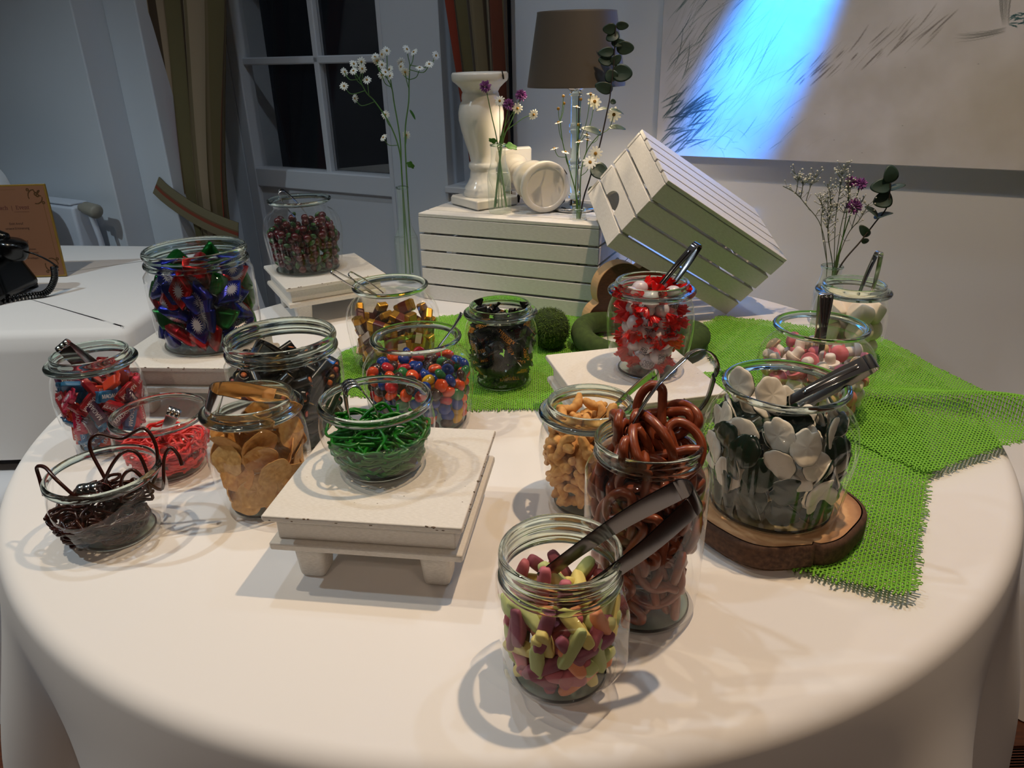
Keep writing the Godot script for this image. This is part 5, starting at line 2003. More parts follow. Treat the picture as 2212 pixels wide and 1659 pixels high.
func jar_marshmallows() -> void:
	var j := jar("flanged", Vector3(0.577, 0.7605, -0.058), 0.137, "glass_jar", "flanged glass jar of white marshmallows at the far right by the wall")
	var body := cached("marshmallow", func() -> Geo:
		var g := Geo.new()
		g.superquadric(Vector3(0.0190, 0.0165, 0.0190), 0.42, 0.9, 16, 28)
		return g)
	var m := plain("marshmallow", Color(0.90, 0.85, 0.79), 0.8)
	fill(j, 0.0205, 0.10, 0.016, func(_k: int, p: Vector3, out: Vector3, wall: bool) -> void:
		solo("marshmallow", body, m, Transform3D(facing(rand_dir()), p), "plump white marshmallow in the jar by the wall, " + where, "marshmallow", "white marshmallows"), true, 1.5)
	tongs("chrome tongs with a round bow standing in the marshmallow jar", Vector3(0.606, 0.952, -0.052), Vector3(0.578, 0.855, -0.048), Vector3(0.606, 0.855, -0.060), 0.009, 0.012, "ridged")


func jar_foam() -> void:
	var j := jar("ribbed", Vector3(0.448, 0.757, 0.130), 0.135, "ribbed_jar", "ribbed glass jar of pink and white foam sweets between the marshmallows and the leaves")
	var dome := cached("foam_dome", func() -> Geo:
		var g := Geo.new()
		g.superquadric(Vector3(0.013, 0.010, 0.013), 0.85, 1, 12, 22, func(p: Vector3) -> Vector3: return Vector3(p.x, maxf(p.y, -0.002), p.z))
		return g)
	var stalk := cached("foam_stalk", func() -> Geo:
		var g := Geo.new()
		g.superquadric(Vector3(0.0075, 0.009, 0.0075), 0.5, 1, 10, 18)
		return g)
	var caps := [["pink", plain("foam_pink", Color(0.84, 0.46, 0.50), 0.6)], ["cream", plain("foam_cream", Color(0.86, 0.74, 0.56), 0.6)], ["white", plain("foam_white", Color(0.88, 0.84, 0.80), 0.6)]]
	var wh: Material = plain("foam_white", Color(0.88, 0.84, 0.80), 0.6)
	fill(j, 0.0145, 0.088, 0.010, func(k: int, p: Vector3, out: Vector3, wall: bool) -> void:
		var c: Array = caps[[0, 1, 0, 2, 0, 2][k % 6]]
		var o := solo("foam_sweet", dome, c[1], Transform3D(facing(rand_dir() + out * (0.7 if wall else 0.0)), p), "%s capped foam sweet in the right ribbed jar, %s" % [c[0], where], "candy", "%s capped foam sweets" % c[0])
		part(o, "foam_stalk", stalk, wh, move(Vector3(0, -0.007, 0))), true, 1.5)
	var t := thing("serving_tongs", "fluted chrome tongs seen edge on, upright in the jar of pink foam sweets", "tongs")
	for s in [-1.0, 1.0]:
		var g := Geo.new()
		var path := smooth([Vector3(0.4515, 0.936, 0.122 + 0.003 * s), Vector3(0.449, 0.905, 0.128 + 0.007 * s), Vector3(0.446, 0.87, 0.137 + 0.010 * s), Vector3(0.443, 0.83, 0.142 + 0.012 * s)], 6)
		var ws := []
		for k in path.size():
			ws.append(lerpf(0.021, 0.009, smoothstep(0.0, 0.6, float(k) / (path.size() - 1))))
		g.ribbon(path, Vector3(1, 0.05, -0.15), ws, 0.0012)
		for q in [-0.3, 0.0, 0.3]:
			var rp := []
			var rw := []
			for k in 9:
				rp.append(path[k] + Vector3(ws[k] * q, 0, 0.0008 * s))
				rw.append(ws[k] * 0.14)
			g.ribbon(rp, Vector3(1, 0.05, -0.15), rw, 0.0022)
		part(t, "arm", g.mesh(), mats["chrome"])
	var g2 := Geo.new()
	g2.superquadric(Vector3(0.0105, 0.002, 0.0045), 0.5, 0.5, 8, 20)
	part(t, "bow", g2.mesh(true), mats["chrome"], move(Vector3(0.4516, 0.9362, 0.122)))


func jar_leaves() -> void:
	var j := jar("ribbed", Vector3(0.293, 0.7835, 0.415), 0.148, "ribbed_jar", "large ribbed glass jar of green and white foam leaves on the wood slice")
	var outline := func(r: float) -> PackedVector2Array:
		var poly := PackedVector2Array()
		for k in 44:
			var a := TAU * k / 44
			var rr := r * (0.93 + 0.07 * absf(sin(3.5 * a))) * (1.0 - 0.16 * exp(-pow(wrapf(a, -PI, PI) / 0.25, 2.0)))
			poly.append(Vector2(cos(a) * rr * 1.12, sin(a) * rr * 0.92))
		return poly
	var layer := func(r: float, thick: float, dome: float, vein: float) -> Geo:
		var g := Geo.new()
		var poly: PackedVector2Array = outline.call(r)
		var prof := [[0.0, 1.0], [0.3, 0.97], [0.6, 0.88], [0.85, 0.68], [0.97, 0.36], [1.0, 0.0], [0.96, -0.1], [0.0, -0.1]]
		g.grid(prof.size(), 44, func(a: float, b: float) -> Vector3:
			var q: Array = prof[int(round(a * 7))]
			var p := poly[int(round(b * 44)) % 44]
			var an := atan2(p.y, p.x)
			var h: float = q[1] * thick * (1.0 + vein * sin(7.0 * an) * q[0])
			var warp: float = dome * (p.x * p.x - 0.6 * p.y * p.y) * q[0] * q[0]
			return Vector3(p.x * q[0], h + warp, p.y * q[0]), true)
		return g
	var foam := cached("leaf_foam", func() -> Geo: return layer.call(0.0185, 0.0040, 8.0, 0.10))
	var jelly := cached("leaf_jelly", func() -> Geo:
		var g: Geo = layer.call(0.0187, 0.0034, -8.0, 0.06)
		return g)
	var white := plain("leaf_foam", Color(0.86, 0.83, 0.77), 0.55)
	var green := plain("leaf_jelly", Color(0.035, 0.15, 0.075), 0.2)
	fill(j, 0.0150, 0.108, 0.010, func(_k: int, p: Vector3, out: Vector3, wall: bool) -> void:
		var n := out * (1.0 if rng.randf() < 0.36 else -1.0)
		var b := facing((n + rand_dir() * 0.5) if wall else rand_dir(), rng.randf() * TAU)
		var o := solo("foam_leaf", foam, white, Transform3D(b, p + (out * 0.008 if wall else Vector3.ZERO)), "white and green foam leaf in the wood slice jar, " + where, "candy", "green and white foam leaves")
		part(o, "jelly_side", jelly, green, Transform3D(Basis(Vector3.RIGHT, PI), Vector3.ZERO), "dark green jelly side"), true, 1.15, 1.0)
	for q in [[Vector3(0.272, 0.931, 0.432), Vector3(0.1, 0.45, 1), "large white foam leaf showing its face upright at the mouth of the wood slice jar"], [Vector3(0.246, 0.934, 0.412), Vector3(-1, 0.2, 0.6), "white foam leaf on edge at the left inside the mouth of the wood slice jar"]]:
		var o := solo("foam_leaf", foam, white, Transform3D(facing(q[1], 0.4), q[0] - Vector3(0, 0.004, 0)), q[2], "candy", "green and white foam leaves")
		part(o, "jelly_side", jelly, green, Transform3D(Basis(Vector3.RIGHT, PI), Vector3.ZERO), "dark green jelly side")
	tongs("slotted steel tongs leaning right out of the jar of foam leaves", Vector3(0.371, 0.966, 0.440), Vector3(0.290, 0.918, 0.432), Vector3(0.312, 0.900, 0.410), 0.016, 0.016, "ridged")


func jar_puffs() -> void:
	var j := jar("flanged", Vector3(0.091, 0.7505, 0.354), 0.137, "glass_jar", "flanged glass jar of orange peanut puffs behind the pretzel jar")
	var shapes := []
	for s in 4:
		shapes.append(cached("puff%d" % s, func() -> Geo:
			var g := Geo.new()
			var path := []
			var rad := []
			var r := RandomNumberGenerator.new()
			r.seed = s + 3
			for k in 11:
				var f := k / 10.0 - 0.5
				path.append(Vector3(f * 0.030, 0.011 * f * f * (2.0 + s * 0.8) - 0.0015, 0.004 * sin(f * 3.0 + s)))
				rad.append((0.0062 + 0.0006 * r.randfn()) * (1.0 - 0.5 * pow(absf(f) * 2.0, 4.0)))
			g.tube(path, rad, 11)
			return g))
	var m := plain("puff", Color(1, 1, 1), 0.75)
	m.albedo_texture = noise_tex("puff", 0.06, [Color(0.76, 0.53, 0.29), Color(0.89, 0.70, 0.42)], 128, 3)
	triplanar(m, 16.0)
	fill(j, 0.0112, 0.110, 0.010, func(k: int, p: Vector3, out: Vector3, wall: bool) -> void:
		solo("peanut_puff", shapes[k % 4], m, Transform3D(lie(out, wall, 0.45), p), "curved orange peanut puff in its flanged jar, " + where, "snack", "peanut puffs"), true, 1.25)
	tongs("flat blue-glinting tongs lying across the jar of peanut puffs", Vector3(0.174, 0.909, 0.325), Vector3(0.100, 0.862, 0.362), Vector3(0.108, 0.858, 0.372), 0.014, 0.009, "ridged")


func jar_pretzels() -> void:
	var j := jar("tall", Vector3(0.124, 0.7505, 0.540), 0.188, "glass_jar", "tall glass jar heaped over the rim with brown pretzels")
	var knot := cached("pretzel", func() -> Geo:
		var g := Geo.new()
		var s := 0.0235
		var pts := []
		for q in [[-0.50, -0.72, 0.10], [-0.30, -0.35, 0.16], [-0.02, -0.05, 0.10], [0.30, 0.32, 0.04], [0.66, 0.66, 0], [1.02, 0.50, 0], [1.10, 0.05, 0], [0.95, -0.45, 0], [0.60, -0.80, 0], [0.0, -0.95, 0], [-0.60, -0.80, 0], [-0.95, -0.45, 0], [-1.10, 0.05, 0], [-1.02, 0.50, 0], [-0.66, 0.66, 0], [-0.30, 0.32, -0.02], [0.02, -0.05, -0.10], [0.30, -0.35, 0.06], [0.50, -0.72, 0.12]]:
			pts.append(Vector3(q[0], q[2], q[1]) * s)
		g.tube(smooth(pts, 5), 0.0044, 9)
		return g)
	var m := plain("pretzel", Color(1, 1, 1), 0.3)
	m.albedo_texture = noise_tex("pretzel", 0.04, [Color(0.42, 0.175, 0.09), Color(0.62, 0.31, 0.165)], 128, 3)
	m.clearcoat_enabled = true
	m.clearcoat = 0.3
	triplanar(m, 18.0)
	fill(j, 0.0235, 0.158, 0.0, func(_k: int, p: Vector3, out: Vector3, wall: bool) -> void:
		for q in 2:
			solo("pretzel", knot, m, Transform3D(lie(out, wall, 0.32), p + (out * (0.0125 - 0.0120 * q) if wall else rand_dir() * 0.006)), "glossy brown pretzel inside the tall jar, " + where, "pretzel", "pretzels in the tall jar"), true, 0.75)
	for q in [[Vector3(-0.028, 0.186, 0.004), Vector3(1, 0.05, 0.25)], [Vector3(-0.017, 0.190, 0.010), Vector3(1, 0.1, 0.5)], [Vector3(-0.005, 0.184, 0.014), Vector3(0.8, 0.5, 0.3)], [Vector3(0.004, 0.190, 0.004), Vector3(0.9, 0.35, -0.4)], [Vector3(0.021, 0.181, 0.016), Vector3(-0.15, 0.55, 1)], [Vector3(0.014, 0.206, -0.014), Vector3(-0.45, 0.25, 1)], [Vector3(-0.012, 0.182, -0.012), Vector3(0.7, 0.2, 0.6)], [Vector3(0.028, 0.188, -0.012), Vector3(-0.8, 0.3, 0.6)], [Vector3(-0.02, 0.178, -0.02), Vector3(1, 0.3, -0.2)]]:
		solo("pretzel", knot, m, Transform3D(facing(q[1], rng.randf() * TAU), j.at + q[0]), "glossy brown pretzel heaped above the rim of the tall jar", "pretzel", "pretzels above the rim")
	tongs("wide looped steel tongs standing in the pretzels above the tall jar", Vector3(0.181, 1.008, 0.510), Vector3(0.092, 0.935, 0.566), Vector3(0.158, 0.925, 0.500), 0.011, 0.032, "plain", mats["dark_steel"], Vector3(0.15, 0.45, 0.9))


func jar_sticks() -> void:
	var j := jar("faceted", Vector3(0.037, 0.7505, 0.628), 0.132, "glass_jar", "squarish threaded glass jar of pastel sugared gummy sticks nearest the front", 0.10)
	var shapes := []
	for s in 3:
		shapes.append(cached("stick%d" % s, func() -> Geo:
			var g := Geo.new()
			g.superquadric(Vector3(0.0215 - 0.002 * s, 0.0056, 0.0060), 0.7, 0.55, 14, 22, func(p: Vector3) -> Vector3: return p + Vector3(0, 6.0 * s * p.x * p.x, 0))
			for k in g.v.size():
				g.v[k] = g.v[k]
			return g))
	var cols := [["pink", Color(0.74, 0.40, 0.45)], ["orange", Color(0.94, 0.62, 0.46)], ["yellow", Color(0.86, 0.80, 0.48)], ["green", Color(0.72, 0.76, 0.50)], ["plum", Color(0.56, 0.30, 0.38)]]
	for c in cols:
		var m := plain("stick_" + c[0], c[1], 0.6)
		m.rim_enabled = true
		m.rim = 0.4
		triplanar(m, 20.0)
	fill(j, 0.0112, 0.086, 0.008, func(k: int, p: Vector3, out: Vector3, wall: bool) -> void:
		var c: Array = cols[rng.randi() % 5]
		solo("gummy_stick", shapes[k % 3], mats["stick_" + c[0]], Transform3D(lie(out, wall, 0.4), p + (out * 0.005 if wall else Vector3.ZERO)), "sugared %s gummy stick in the front jar, %s" % [c[0], where], "candy", "%s gummy sticks" % c[0]), true, 0.95)
	for q in [[Vector3(-0.015, 0.098, 0.006), Vector3(0.1, 1, 0.1), "pink"], [Vector3(-0.004, 0.100, -0.002), Vector3(-0.6, 0.8, 0.1), "green"], [Vector3(0.002, 0.096, 0.020), Vector3(0.05, 1, 0.15), "pink"]]:
		var n: Vector3 = q[1]
		var b := facing(n) * Basis(Vector3.BACK, PI / 2)
		solo("gummy_stick", shapes[0], mats["stick_" + q[2]], Transform3D(b, j.at + q[0]), "sugared %s gummy stick standing up by the tongs in the front jar" % q[2], "candy", "upright %s gummy sticks" % q[2])
	tongs("broad dark steel tongs leaning across the mouth of the front gummy jar", Vector3(0.150, 0.925, 0.612), Vector3(0.020, 0.858, 0.636), Vector3(0.036, 0.846, 0.655), 0.026, 0.022, "plain", mats["dark_steel"], Vector3(-0.45, 0.8, 0.3))


# ---------------------------------------------------------------- vases and flowers

func bottle(at: Vector3, profile: Array, water_top: float, label: String) -> void:
	var t := thing("glass_vase", label, "vase")
	t.position = at
	var outer := []
	for p in profile:
		outer.append(Vector2(p[0], p[1]))
	var g := Geo.new()
	g.lathe(outer, 48)
	part(t, "glass_body", g.mesh(), mats["bottle_wall"])
	var lip: Vector2 = outer[outer.size() - 1]
	g = Geo.new()
	var ring := []
	for k in 13:
		var a := TAU * k / 12
		ring.append(Vector2(lip.x - 0.0012 + cos(a) * 0.0022, lip.y - 0.001 + sin(a) * 0.0026))
	g.lathe(ring, 40)
	part(t, "lip", g.mesh(true), mats["glass_solid"])
	g = Geo.new()
	var wp2 := [Vector2(0, 0.0062)]
	for p in outer:
		if p.y > 0.006 and p.y < water_top:
			wp2.append(Vector2(p.x - 0.0030, maxf(p.y, 0.007)))
	var rt: float = wp2[wp2.size() - 1].x
	wp2.append(Vector2(rt, water_top))
	wp2.append(Vector2(0, water_top))
	g.lathe(wp2, 40)
	part(t, "water", g.mesh(true), mats["water"])


func daisy_mesh() -> Array:
	var petals := cached("daisy", func() -> Geo:
		var g := Geo.new()
		for k in 11:
			var a := TAU * k / 11
			var d := Vector3(cos(a), 0, sin(a))
			var s := Vector3(-sin(a), 0, cos(a))
			var b := g.v.size()
			var l := 0.0105 + 0.0008 * sin(k * 2.3)
			for row in [[0.0018, 0.0007, 0.0], [0.0055, 0.0018, 0.0004], [l - 0.0012, 0.0016, -0.0004], [l, 0.0006, -0.0012]]:
				for e in [-1.0, 0.0, 1.0]:
					g.v.append(d * row[0] + s * row[1] * e + Vector3(0, row[2] + 0.0003 * (1.0 - absf(e)), 0))
					g.uv.append(Vector2(e, row[0]))
			g.quad_strip(4, 3, b, false)
		return g, false)
	var centre := cached("daisy_centre", func() -> Geo:
		var g := Geo.new()
		g.superquadric(Vector3(0.0026, 0.0015, 0.0026), 1, 1, 8, 14)
		return g)
	return [petals, centre]


func daisy(parent: Node3D, at: Vector3, n: Vector3, scale := 1.0) -> void:
	var d := daisy_mesh()
	var o := part(parent, "bloom", d[0], mats["petal_white"], Transform3D(facing(n, rng.randf() * TAU).scaled(Vector3.ONE * scale), at))
	part(o, "flower_centre", d[1], mats["daisy_centre"], move(Vector3(0, 0.0008, 0)))


# a stem with side stalks to each bloom; stalks leave the stem at its nearest point below
func sprig(called: String, label: String, category: String, group: String, stem: Array, thick: float, tips: Array, m: Material) -> Node3D:
	var t := thing(called, label, category, group)
	var path := smooth(stem, 6)
	var rad := []
	for k in path.size():
		rad.append(thick * lerpf(1.0, 0.6, float(k) / path.size()))
	var g := Geo.new()
	g.tube(path, rad, 7)
	part(t, "stem", g.mesh(true), m)
	for tip in tips:
		var best := path.size() / 3
		var bd := 1e9
		for k in range(path.size() / 3, path.size()):
			var p: Vector3 = path[k]
			var dd := absf(p.distance_to(tip) - 0.035) + (0.02 if p.y > tip.y - 0.005 else 0.0)
			if dd < bd:
				bd = dd
				best = k
		var s: Vector3 = path[best]
		var mid := s.lerp(tip, 0.5) + Vector3((tip.x - s.x) * 0.18, -0.25 * absf(tip.x - s.x), 0)
		g = Geo.new()
		g.tube(smooth([s, mid, tip], 5), thick * 0.5, 6)
		part(t, "stalk", g.mesh(true), m)
	return t


func leaf(parent: Node3D, at: Vector3, length: float, width: float, basis_: Basis, m: Material, called := "leaf", lobes := false) -> void:
	var g := Geo.new()
	var poly := PackedVector2Array()
	for k in 28:
		var a := TAU * k / 28
		var r := 1.0
		if lobes:
			r = 0.72 + 0.28 * absf(sin(2.5 * a + 0.3))
		poly.append(Vector2(cos(a) * r, sin(a) * r * (1.0 - 0.22 * cos(a))))
	g.grid(6, 28, func(a: float, b: float) -> Vector3:
		var p := poly[int(round(b * 28)) % 28]
		var f := [0.0, 0.4, 0.8, 1.0, 0.8, 0.0][int(round(a * 5))] as float
		var h := [0.0003, 0.0003, 0.00025, 0.0, -0.00025, -0.0003][int(round(a * 5))] as float
		return Vector3((p.x * f + 1.0) * length / 2, h + 0.10 * width * (p.y * f) * (p.y * f) - 0.06 * length * (p.x * f) * (p.x * f), p.y * f * width / 2), true)
	part(parent, called, g.mesh(), m, Transform3D(basis_, at))


func build_flowers() -> void:
	var st: Material = mats["stem_green"]
	var toward := Vector3(0, 0.35, 1)
	# tall bottle at the back left with daisies
	var p1 := [[0.0, 0.0], [0.026, 0.0], [0.0292, 0.002], [0.0300, 0.006], [0.0300, 0.095], [0.0285, 0.108], [0.022, 0.122], [0.0165, 0.135], [0.0142, 0.155], [0.0130, 0.20], [0.0130, 0.218], [0.0142, 0.220], [0.0142, 0.227]]
	bottle(Vector3(-0.249, TABLE + 0.0015, -0.657), p1, 0.108, "tall clear bottle vase of white daisies at the back left of the crate")
	var lists := [
		["white daisy sprig leaning far left in the tall bottle", [Vector3(-0.256, 0.77, -0.655), Vector3(-0.247, 0.987, -0.655), Vector3(-0.248, 1.063, -0.655), Vector3(-0.265, 1.121, -0.655), Vector3(-0.294, 1.169, -0.655), Vector3(-0.311, 1.188, -0.655), Vector3(-0.324, 1.217, -0.655)],
			[Vector3(-0.337, 1.248, -0.675), Vector3(-0.317, 1.252, -0.662), Vector3(-0.334, 1.234, -0.648), Vector3(-0.312, 1.238, -0.635), Vector3(-0.358, 1.232, -0.668), Vector3(-0.360, 1.203, -0.655), Vector3(-0.305, 1.215, -0.642), Vector3(-0.342, 1.176, -0.675), Vector3(-0.274, 1.140, -0.662), Vector3(-0.281, 1.092, -0.648)]],
		["white daisy sprig with clustered blooms upright in the tall bottle", [Vector3(-0.245, 0.77, -0.65), Vector3(-0.247, 0.987, -0.655), Vector3(-0.244, 1.086, -0.655), Vector3(-0.251, 1.167, -0.655), Vector3(-0.253, 1.194, -0.655), Vector3(-0.262, 1.218, -0.655)],
			[Vector3(-0.288, 1.261, -0.675), Vector3(-0.283, 1.253, -0.665), Vector3(-0.259, 1.273, -0.662), Vector3(-0.270, 1.245, -0.648), Vector3(-0.262, 1.230, -0.635), Vector3(-0.275, 1.224, -0.668), Vector3(-0.255, 1.235, -0.655), Vector3(-0.253, 1.222, -0.642), Vector3(-0.268, 1.266, -0.65)]],
		["white daisy sprig leaning right in the tall bottle", [Vector3(-0.24, 0.77, -0.66), Vector3(-0.236, 0.987, -0.655), Vector3(-0.231, 1.101, -0.655), Vector3(-0.218, 1.166, -0.655), Vector3(-0.214, 1.206, -0.655), Vector3(-0.209, 1.243, -0.655)],
			[Vector3(-0.230, 1.249, -0.675), Vector3(-0.230, 1.240, -0.662), Vector3(-0.220, 1.229, -0.648), Vector3(-0.211, 1.275, -0.635), Vector3(-0.200, 1.269, -0.668), Vector3(-0.188, 1.237, -0.655), Vector3(-0.165, 1.244, -0.642), Vector3(-0.152, 1.261, -0.675), Vector3(-0.230, 1.095, -0.662)]]]
	for l in lists:
		var t := sprig("daisy_sprig", l[0], "flower", "", l[1], 0.0019, l[2], st)
		for p in l[2]:
			daisy(t, p, toward + rand_dir() * 0.75, 0.95)
		if l[0].contains("right"):
			leaf(t, Vector3(-0.232, 1.036, -0.652), 0.022, 0.015, Basis(Vector3.BACK, -0.7) * Basis(Vector3.RIGHT, 1.2), mats["leaf_green"], "leaf", true)
			leaf(t, Vector3(-0.216, 1.150, -0.654), 0.024, 0.006, Basis(Vector3.BACK, -1.1) * Basis(Vector3.RIGHT, 1.0), mats["leaf_green"])
		elif l[0].contains("upright"):
			leaf(t, Vector3(-0.246, 1.10, -0.652), 0.09, 0.012, Basis(Vector3.BACK, 1.62) * Basis(Vector3.RIGHT, 1.2), mats["stem_green"])
			leaf(t, Vector3(-0.240, 1.194, -0.654), 0.016, 0.010, Basis(Vector3.BACK, 0.3) * Basis(Vector3.RIGHT, 1.0), mats["leaf_green"])
	# small bottle on the crate with chives and daisies
	var p2 := [[0.0, 0.0], [0.0215, 0.0], [0.0240, 0.0015], [0.0250, 0.005], [0.0250, 0.072], [0.0240, 0.082], [0.0200, 0.094], [0.0170, 0.105], [0.0158, 0.118], [0.0155, 0.134], [0.0165, 0.136], [0.0168, 0.1415]]
	bottle(Vector3(-0.017, 0.9465, -0.486), p2, 0.083, "small clear bottle vase of purple chive blossoms on the crate")
	for l in [["purple chive blossom on a long stem leaning left in the small bottle", Vector3(-0.039, 1.201, -0.485), Vector3(-0.002, 0.960, -0.480), Vector3(-0.018, 1.09, -0.485)], ["purple chive blossom lowest in the small bottle", Vector3(0.007, 1.165, -0.483), Vector3(-0.029, 0.957, -0.488), Vector3(-0.010, 1.088, -0.485)], ["purple chive blossom with a pale fringe at the right of the small bottle", Vector3(0.033, 1.182, -0.487), Vector3(-0.026, 0.958, -0.49), Vector3(-0.008, 1.088, -0.487)]]:
		var t := sprig("chive_blossom", l[0], "flower", "", [l[2], l[3], l[3].lerp(l[1], 0.5), l[1]], 0.0014, [], st)
		chive_head(t, l[1], 0.0125)
	var k := 0
	for l in [["white daisy facing left above the small bottle", Vector3(-0.011, 1.173, -0.485)], ["white daisy drooping in the middle above the small bottle", Vector3(0.025, 1.158, -0.485)], ["white daisy nodding to the right of the small bottle", Vector3(0.058, 1.145, -0.485)]]:
		var t := sprig("daisy", l[0], "flower", "", [Vector3(-0.02 + 0.008 * k, 0.957, -0.486), Vector3(-0.013, 1.088, -0.486), Vector3(-0.013, 1.088, -0.486).lerp(l[1], 0.6) + Vector3(0, 0.012, 0), l[1]], 0.0010, [], st)
		daisy(t, l[1], Vector3(0.4 * k - 0.3, 0.3 - 0.3 * k, 1), 1.05)
		if k == 0:
			leaf(t, Vector3(-0.018, 1.094, -0.482), 0.020, 0.014, Basis(Vector3.BACK, 2.9) * Basis(Vector3.RIGHT, 1.1), mats["leaf_green"], "leaf", true)
		if k == 2:
			leaf(t, Vector3(-0.004, 1.088, -0.480), 0.030, 0.018, Basis(Vector3.BACK, -0.3) * Basis(Vector3.RIGHT, 0.8), mats["leaf_green"], "leaf", true)
		k += 1
	# round-bellied bottle in front of the crate
	var p3 := [[0.0, 0.0], [0.033, 0.0], [0.0365, 0.002], [0.0378, 0.007], [0.0378, 0.085], [0.0365, 0.100], [0.030, 0.117], [0.0215, 0.132], [0.0160, 0.148], [0.0140, 0.166], [0.0140, 0.186], [0.0150, 0.189], [0.0142, 0.193], [0.0150, 0.198], [0.0142, 0.203], [0.0145, 0.2155]]
	bottle(Vector3(0.147, TABLE + 0.0015, -0.398), p3, 0.105, "bottle vase of daisies and eucalyptus in front of the crate")
	lists = [
		["daisy sprig with bare yellow centres in the middle of the front bottle", [Vector3(0.150, 0.79, -0.40), Vector3(0.142, 0.964, -0.400), Vector3(0.139, 1.005, -0.400), Vector3(0.140, 1.042, -0.400), Vector3(0.141, 1.091, -0.400)], [Vector3(0.176, 1.171, -0.420), Vector3(0.140, 1.163, -0.407), Vector3(0.144, 1.129, -0.413), Vector3(0.144, 1.100, -0.387), Vector3(0.145, 1.178, -0.380), Vector3(0.166, 1.186, -0.400)]],
		["daisy sprig leaning left with faded blooms in the front bottle", [Vector3(0.148, 0.79, -0.39), Vector3(0.145, 0.964, -0.400), Vector3(0.125, 1.050, -0.400), Vector3(0.112, 1.099, -0.400), Vector3(0.107, 1.139, -0.400)], [Vector3(0.116, 1.169, -0.420), Vector3(0.103, 1.136, -0.393), Vector3(0.102, 1.162, -0.380), Vector3(0.117, 1.080, -0.393), Vector3(0.114, 1.183, -0.413), Vector3(0.095, 1.088, -0.387)]],
		["daisy sprig with open white blooms at the right of the front bottle", [Vector3(0.145, 0.79, -0.405), Vector3(0.148, 0.964, -0.400), Vector3(0.150, 1.042, -0.400), Vector3(0.162, 1.083, -0.400), Vector3(0.184, 1.111, -0.400)], [Vector3(0.213, 1.147, -0.407), Vector3(0.177, 1.076, -0.393), Vector3(0.165, 1.061, -0.380), Vector3(0.162, 1.102, -0.400), Vector3(0.187, 1.115, -0.420), Vector3(0.161, 1.110, -0.407)]]]
	for l in lists:
		var t := sprig("daisy_sprig", l[0], "flower", "", l[1], 0.0014, l[2], st)
		var i := 0
		for p in l[2]:
			if l[0].contains("open") and i < 3 or l[0].contains("bare") and i == 0:
				daisy(t, p, toward + rand_dir() * 0.3, 1.35)
			else:
				part(t, "seed_head", daisy_mesh()[1], mats["daisy_centre"], Transform3D(facing(toward + rand_dir() * 0.6).scaled(Vector3.ONE * 1.2), p))
				if i % 2:
					daisy(t, p, Vector3.UP + rand_dir() * 0.3, 0.8)
			i += 1
	eucalyptus("tall dark eucalyptus branch in the bottle before the lamp", [Vector3(0.140, 0.775, -0.395), Vector3(0.150, 0.954, -0.400), Vector3(0.168, 1.029, -0.400), Vector3(0.185, 1.087, -0.400), Vector3(0.200, 1.160, -0.400), Vector3(0.204, 1.185, -0.400), Vector3(0.209, 1.243, -0.400), Vector3(0.210, 1.288, -0.400), Vector3(0.211, 1.305, -0.400)],
		[[Vector3(0.199, 1.299, -0.4), 0.026, 0.020], [Vector3(0.223, 1.304, -0.4), 0.024, 0.015], [Vector3(0.205, 1.286, -0.4), 0.026, 0.020], [Vector3(0.217, 1.275, -0.4), 0.028, 0.016], [Vector3(0.230, 1.266, -0.4), 0.034, 0.024], [Vector3(0.194, 1.259, -0.4), 0.032, 0.018], [Vector3(0.193, 1.245, -0.4), 0.028, 0.020], [Vector3(0.213, 1.246, -0.4), 0.024, 0.018], [Vector3(0.226, 1.222, -0.4), 0.040, 0.032], [Vector3(0.204, 1.218, -0.4), 0.024, 0.026], [Vector3(0.191, 1.197, -0.4), 0.036, 0.022], [Vector3(0.210, 1.171, -0.4), 0.012, 0.010], [Vector3(0.218, 1.154, -0.4), 0.030, 0.010], [Vector3(0.188, 1.158, -0.4), 0.024, 0.009], [Vector3(0.169, 1.119, -0.4), 0.042, 0.010], [Vector3(0.220, 1.123, -0.4), 0.034, 0.014], [Vector3(0.187, 1.040, -0.395), 0.040, 0.034], [Vector3(0.176, 1.002, -0.395), 0.026, 0.018]])
	# bottle behind the marshmallows with chives, gypsophila and eucalyptus
	var p4 := [[0.0, 0.0], [0.024, 0.0], [0.0270, 0.002], [0.0280, 0.006], [0.0280, 0.062], [0.0265, 0.075], [0.0215, 0.088], [0.0190, 0.098], [0.0190, 0.110], [0.0205, 0.112], [0.0205, 0.116]]
	bottle(Vector3(0.632, TABLE + 0.0015, -0.275), p4, 0.06, "small bottle vase of gypsophila and chives behind the marshmallow jar")
	var i2 := 0
	for l in [["purple chive blossom high on the left above the marshmallow jar", Vector3(0.640, 1.029, -0.27), 0.0115], ["purple chive blossom high on the right above the marshmallow jar", Vector3(0.658, 1.024, -0.268), 0.0125], ["large magenta chive blossom lower down above the marshmallow jar", Vector3(0.648, 0.984, -0.262), 0.0165]]:
		var t := sprig("chive_blossom", l[0], "flower", "", [Vector3(0.634, 0.77, -0.275), Vector3(0.634 + 0.003 * i2, 0.865, -0.272), Vector3(0.641, 0.92, -0.27), l[1]], 0.0014, [], st)
		chive_head(t, l[1], l[2])
		i2 += 1
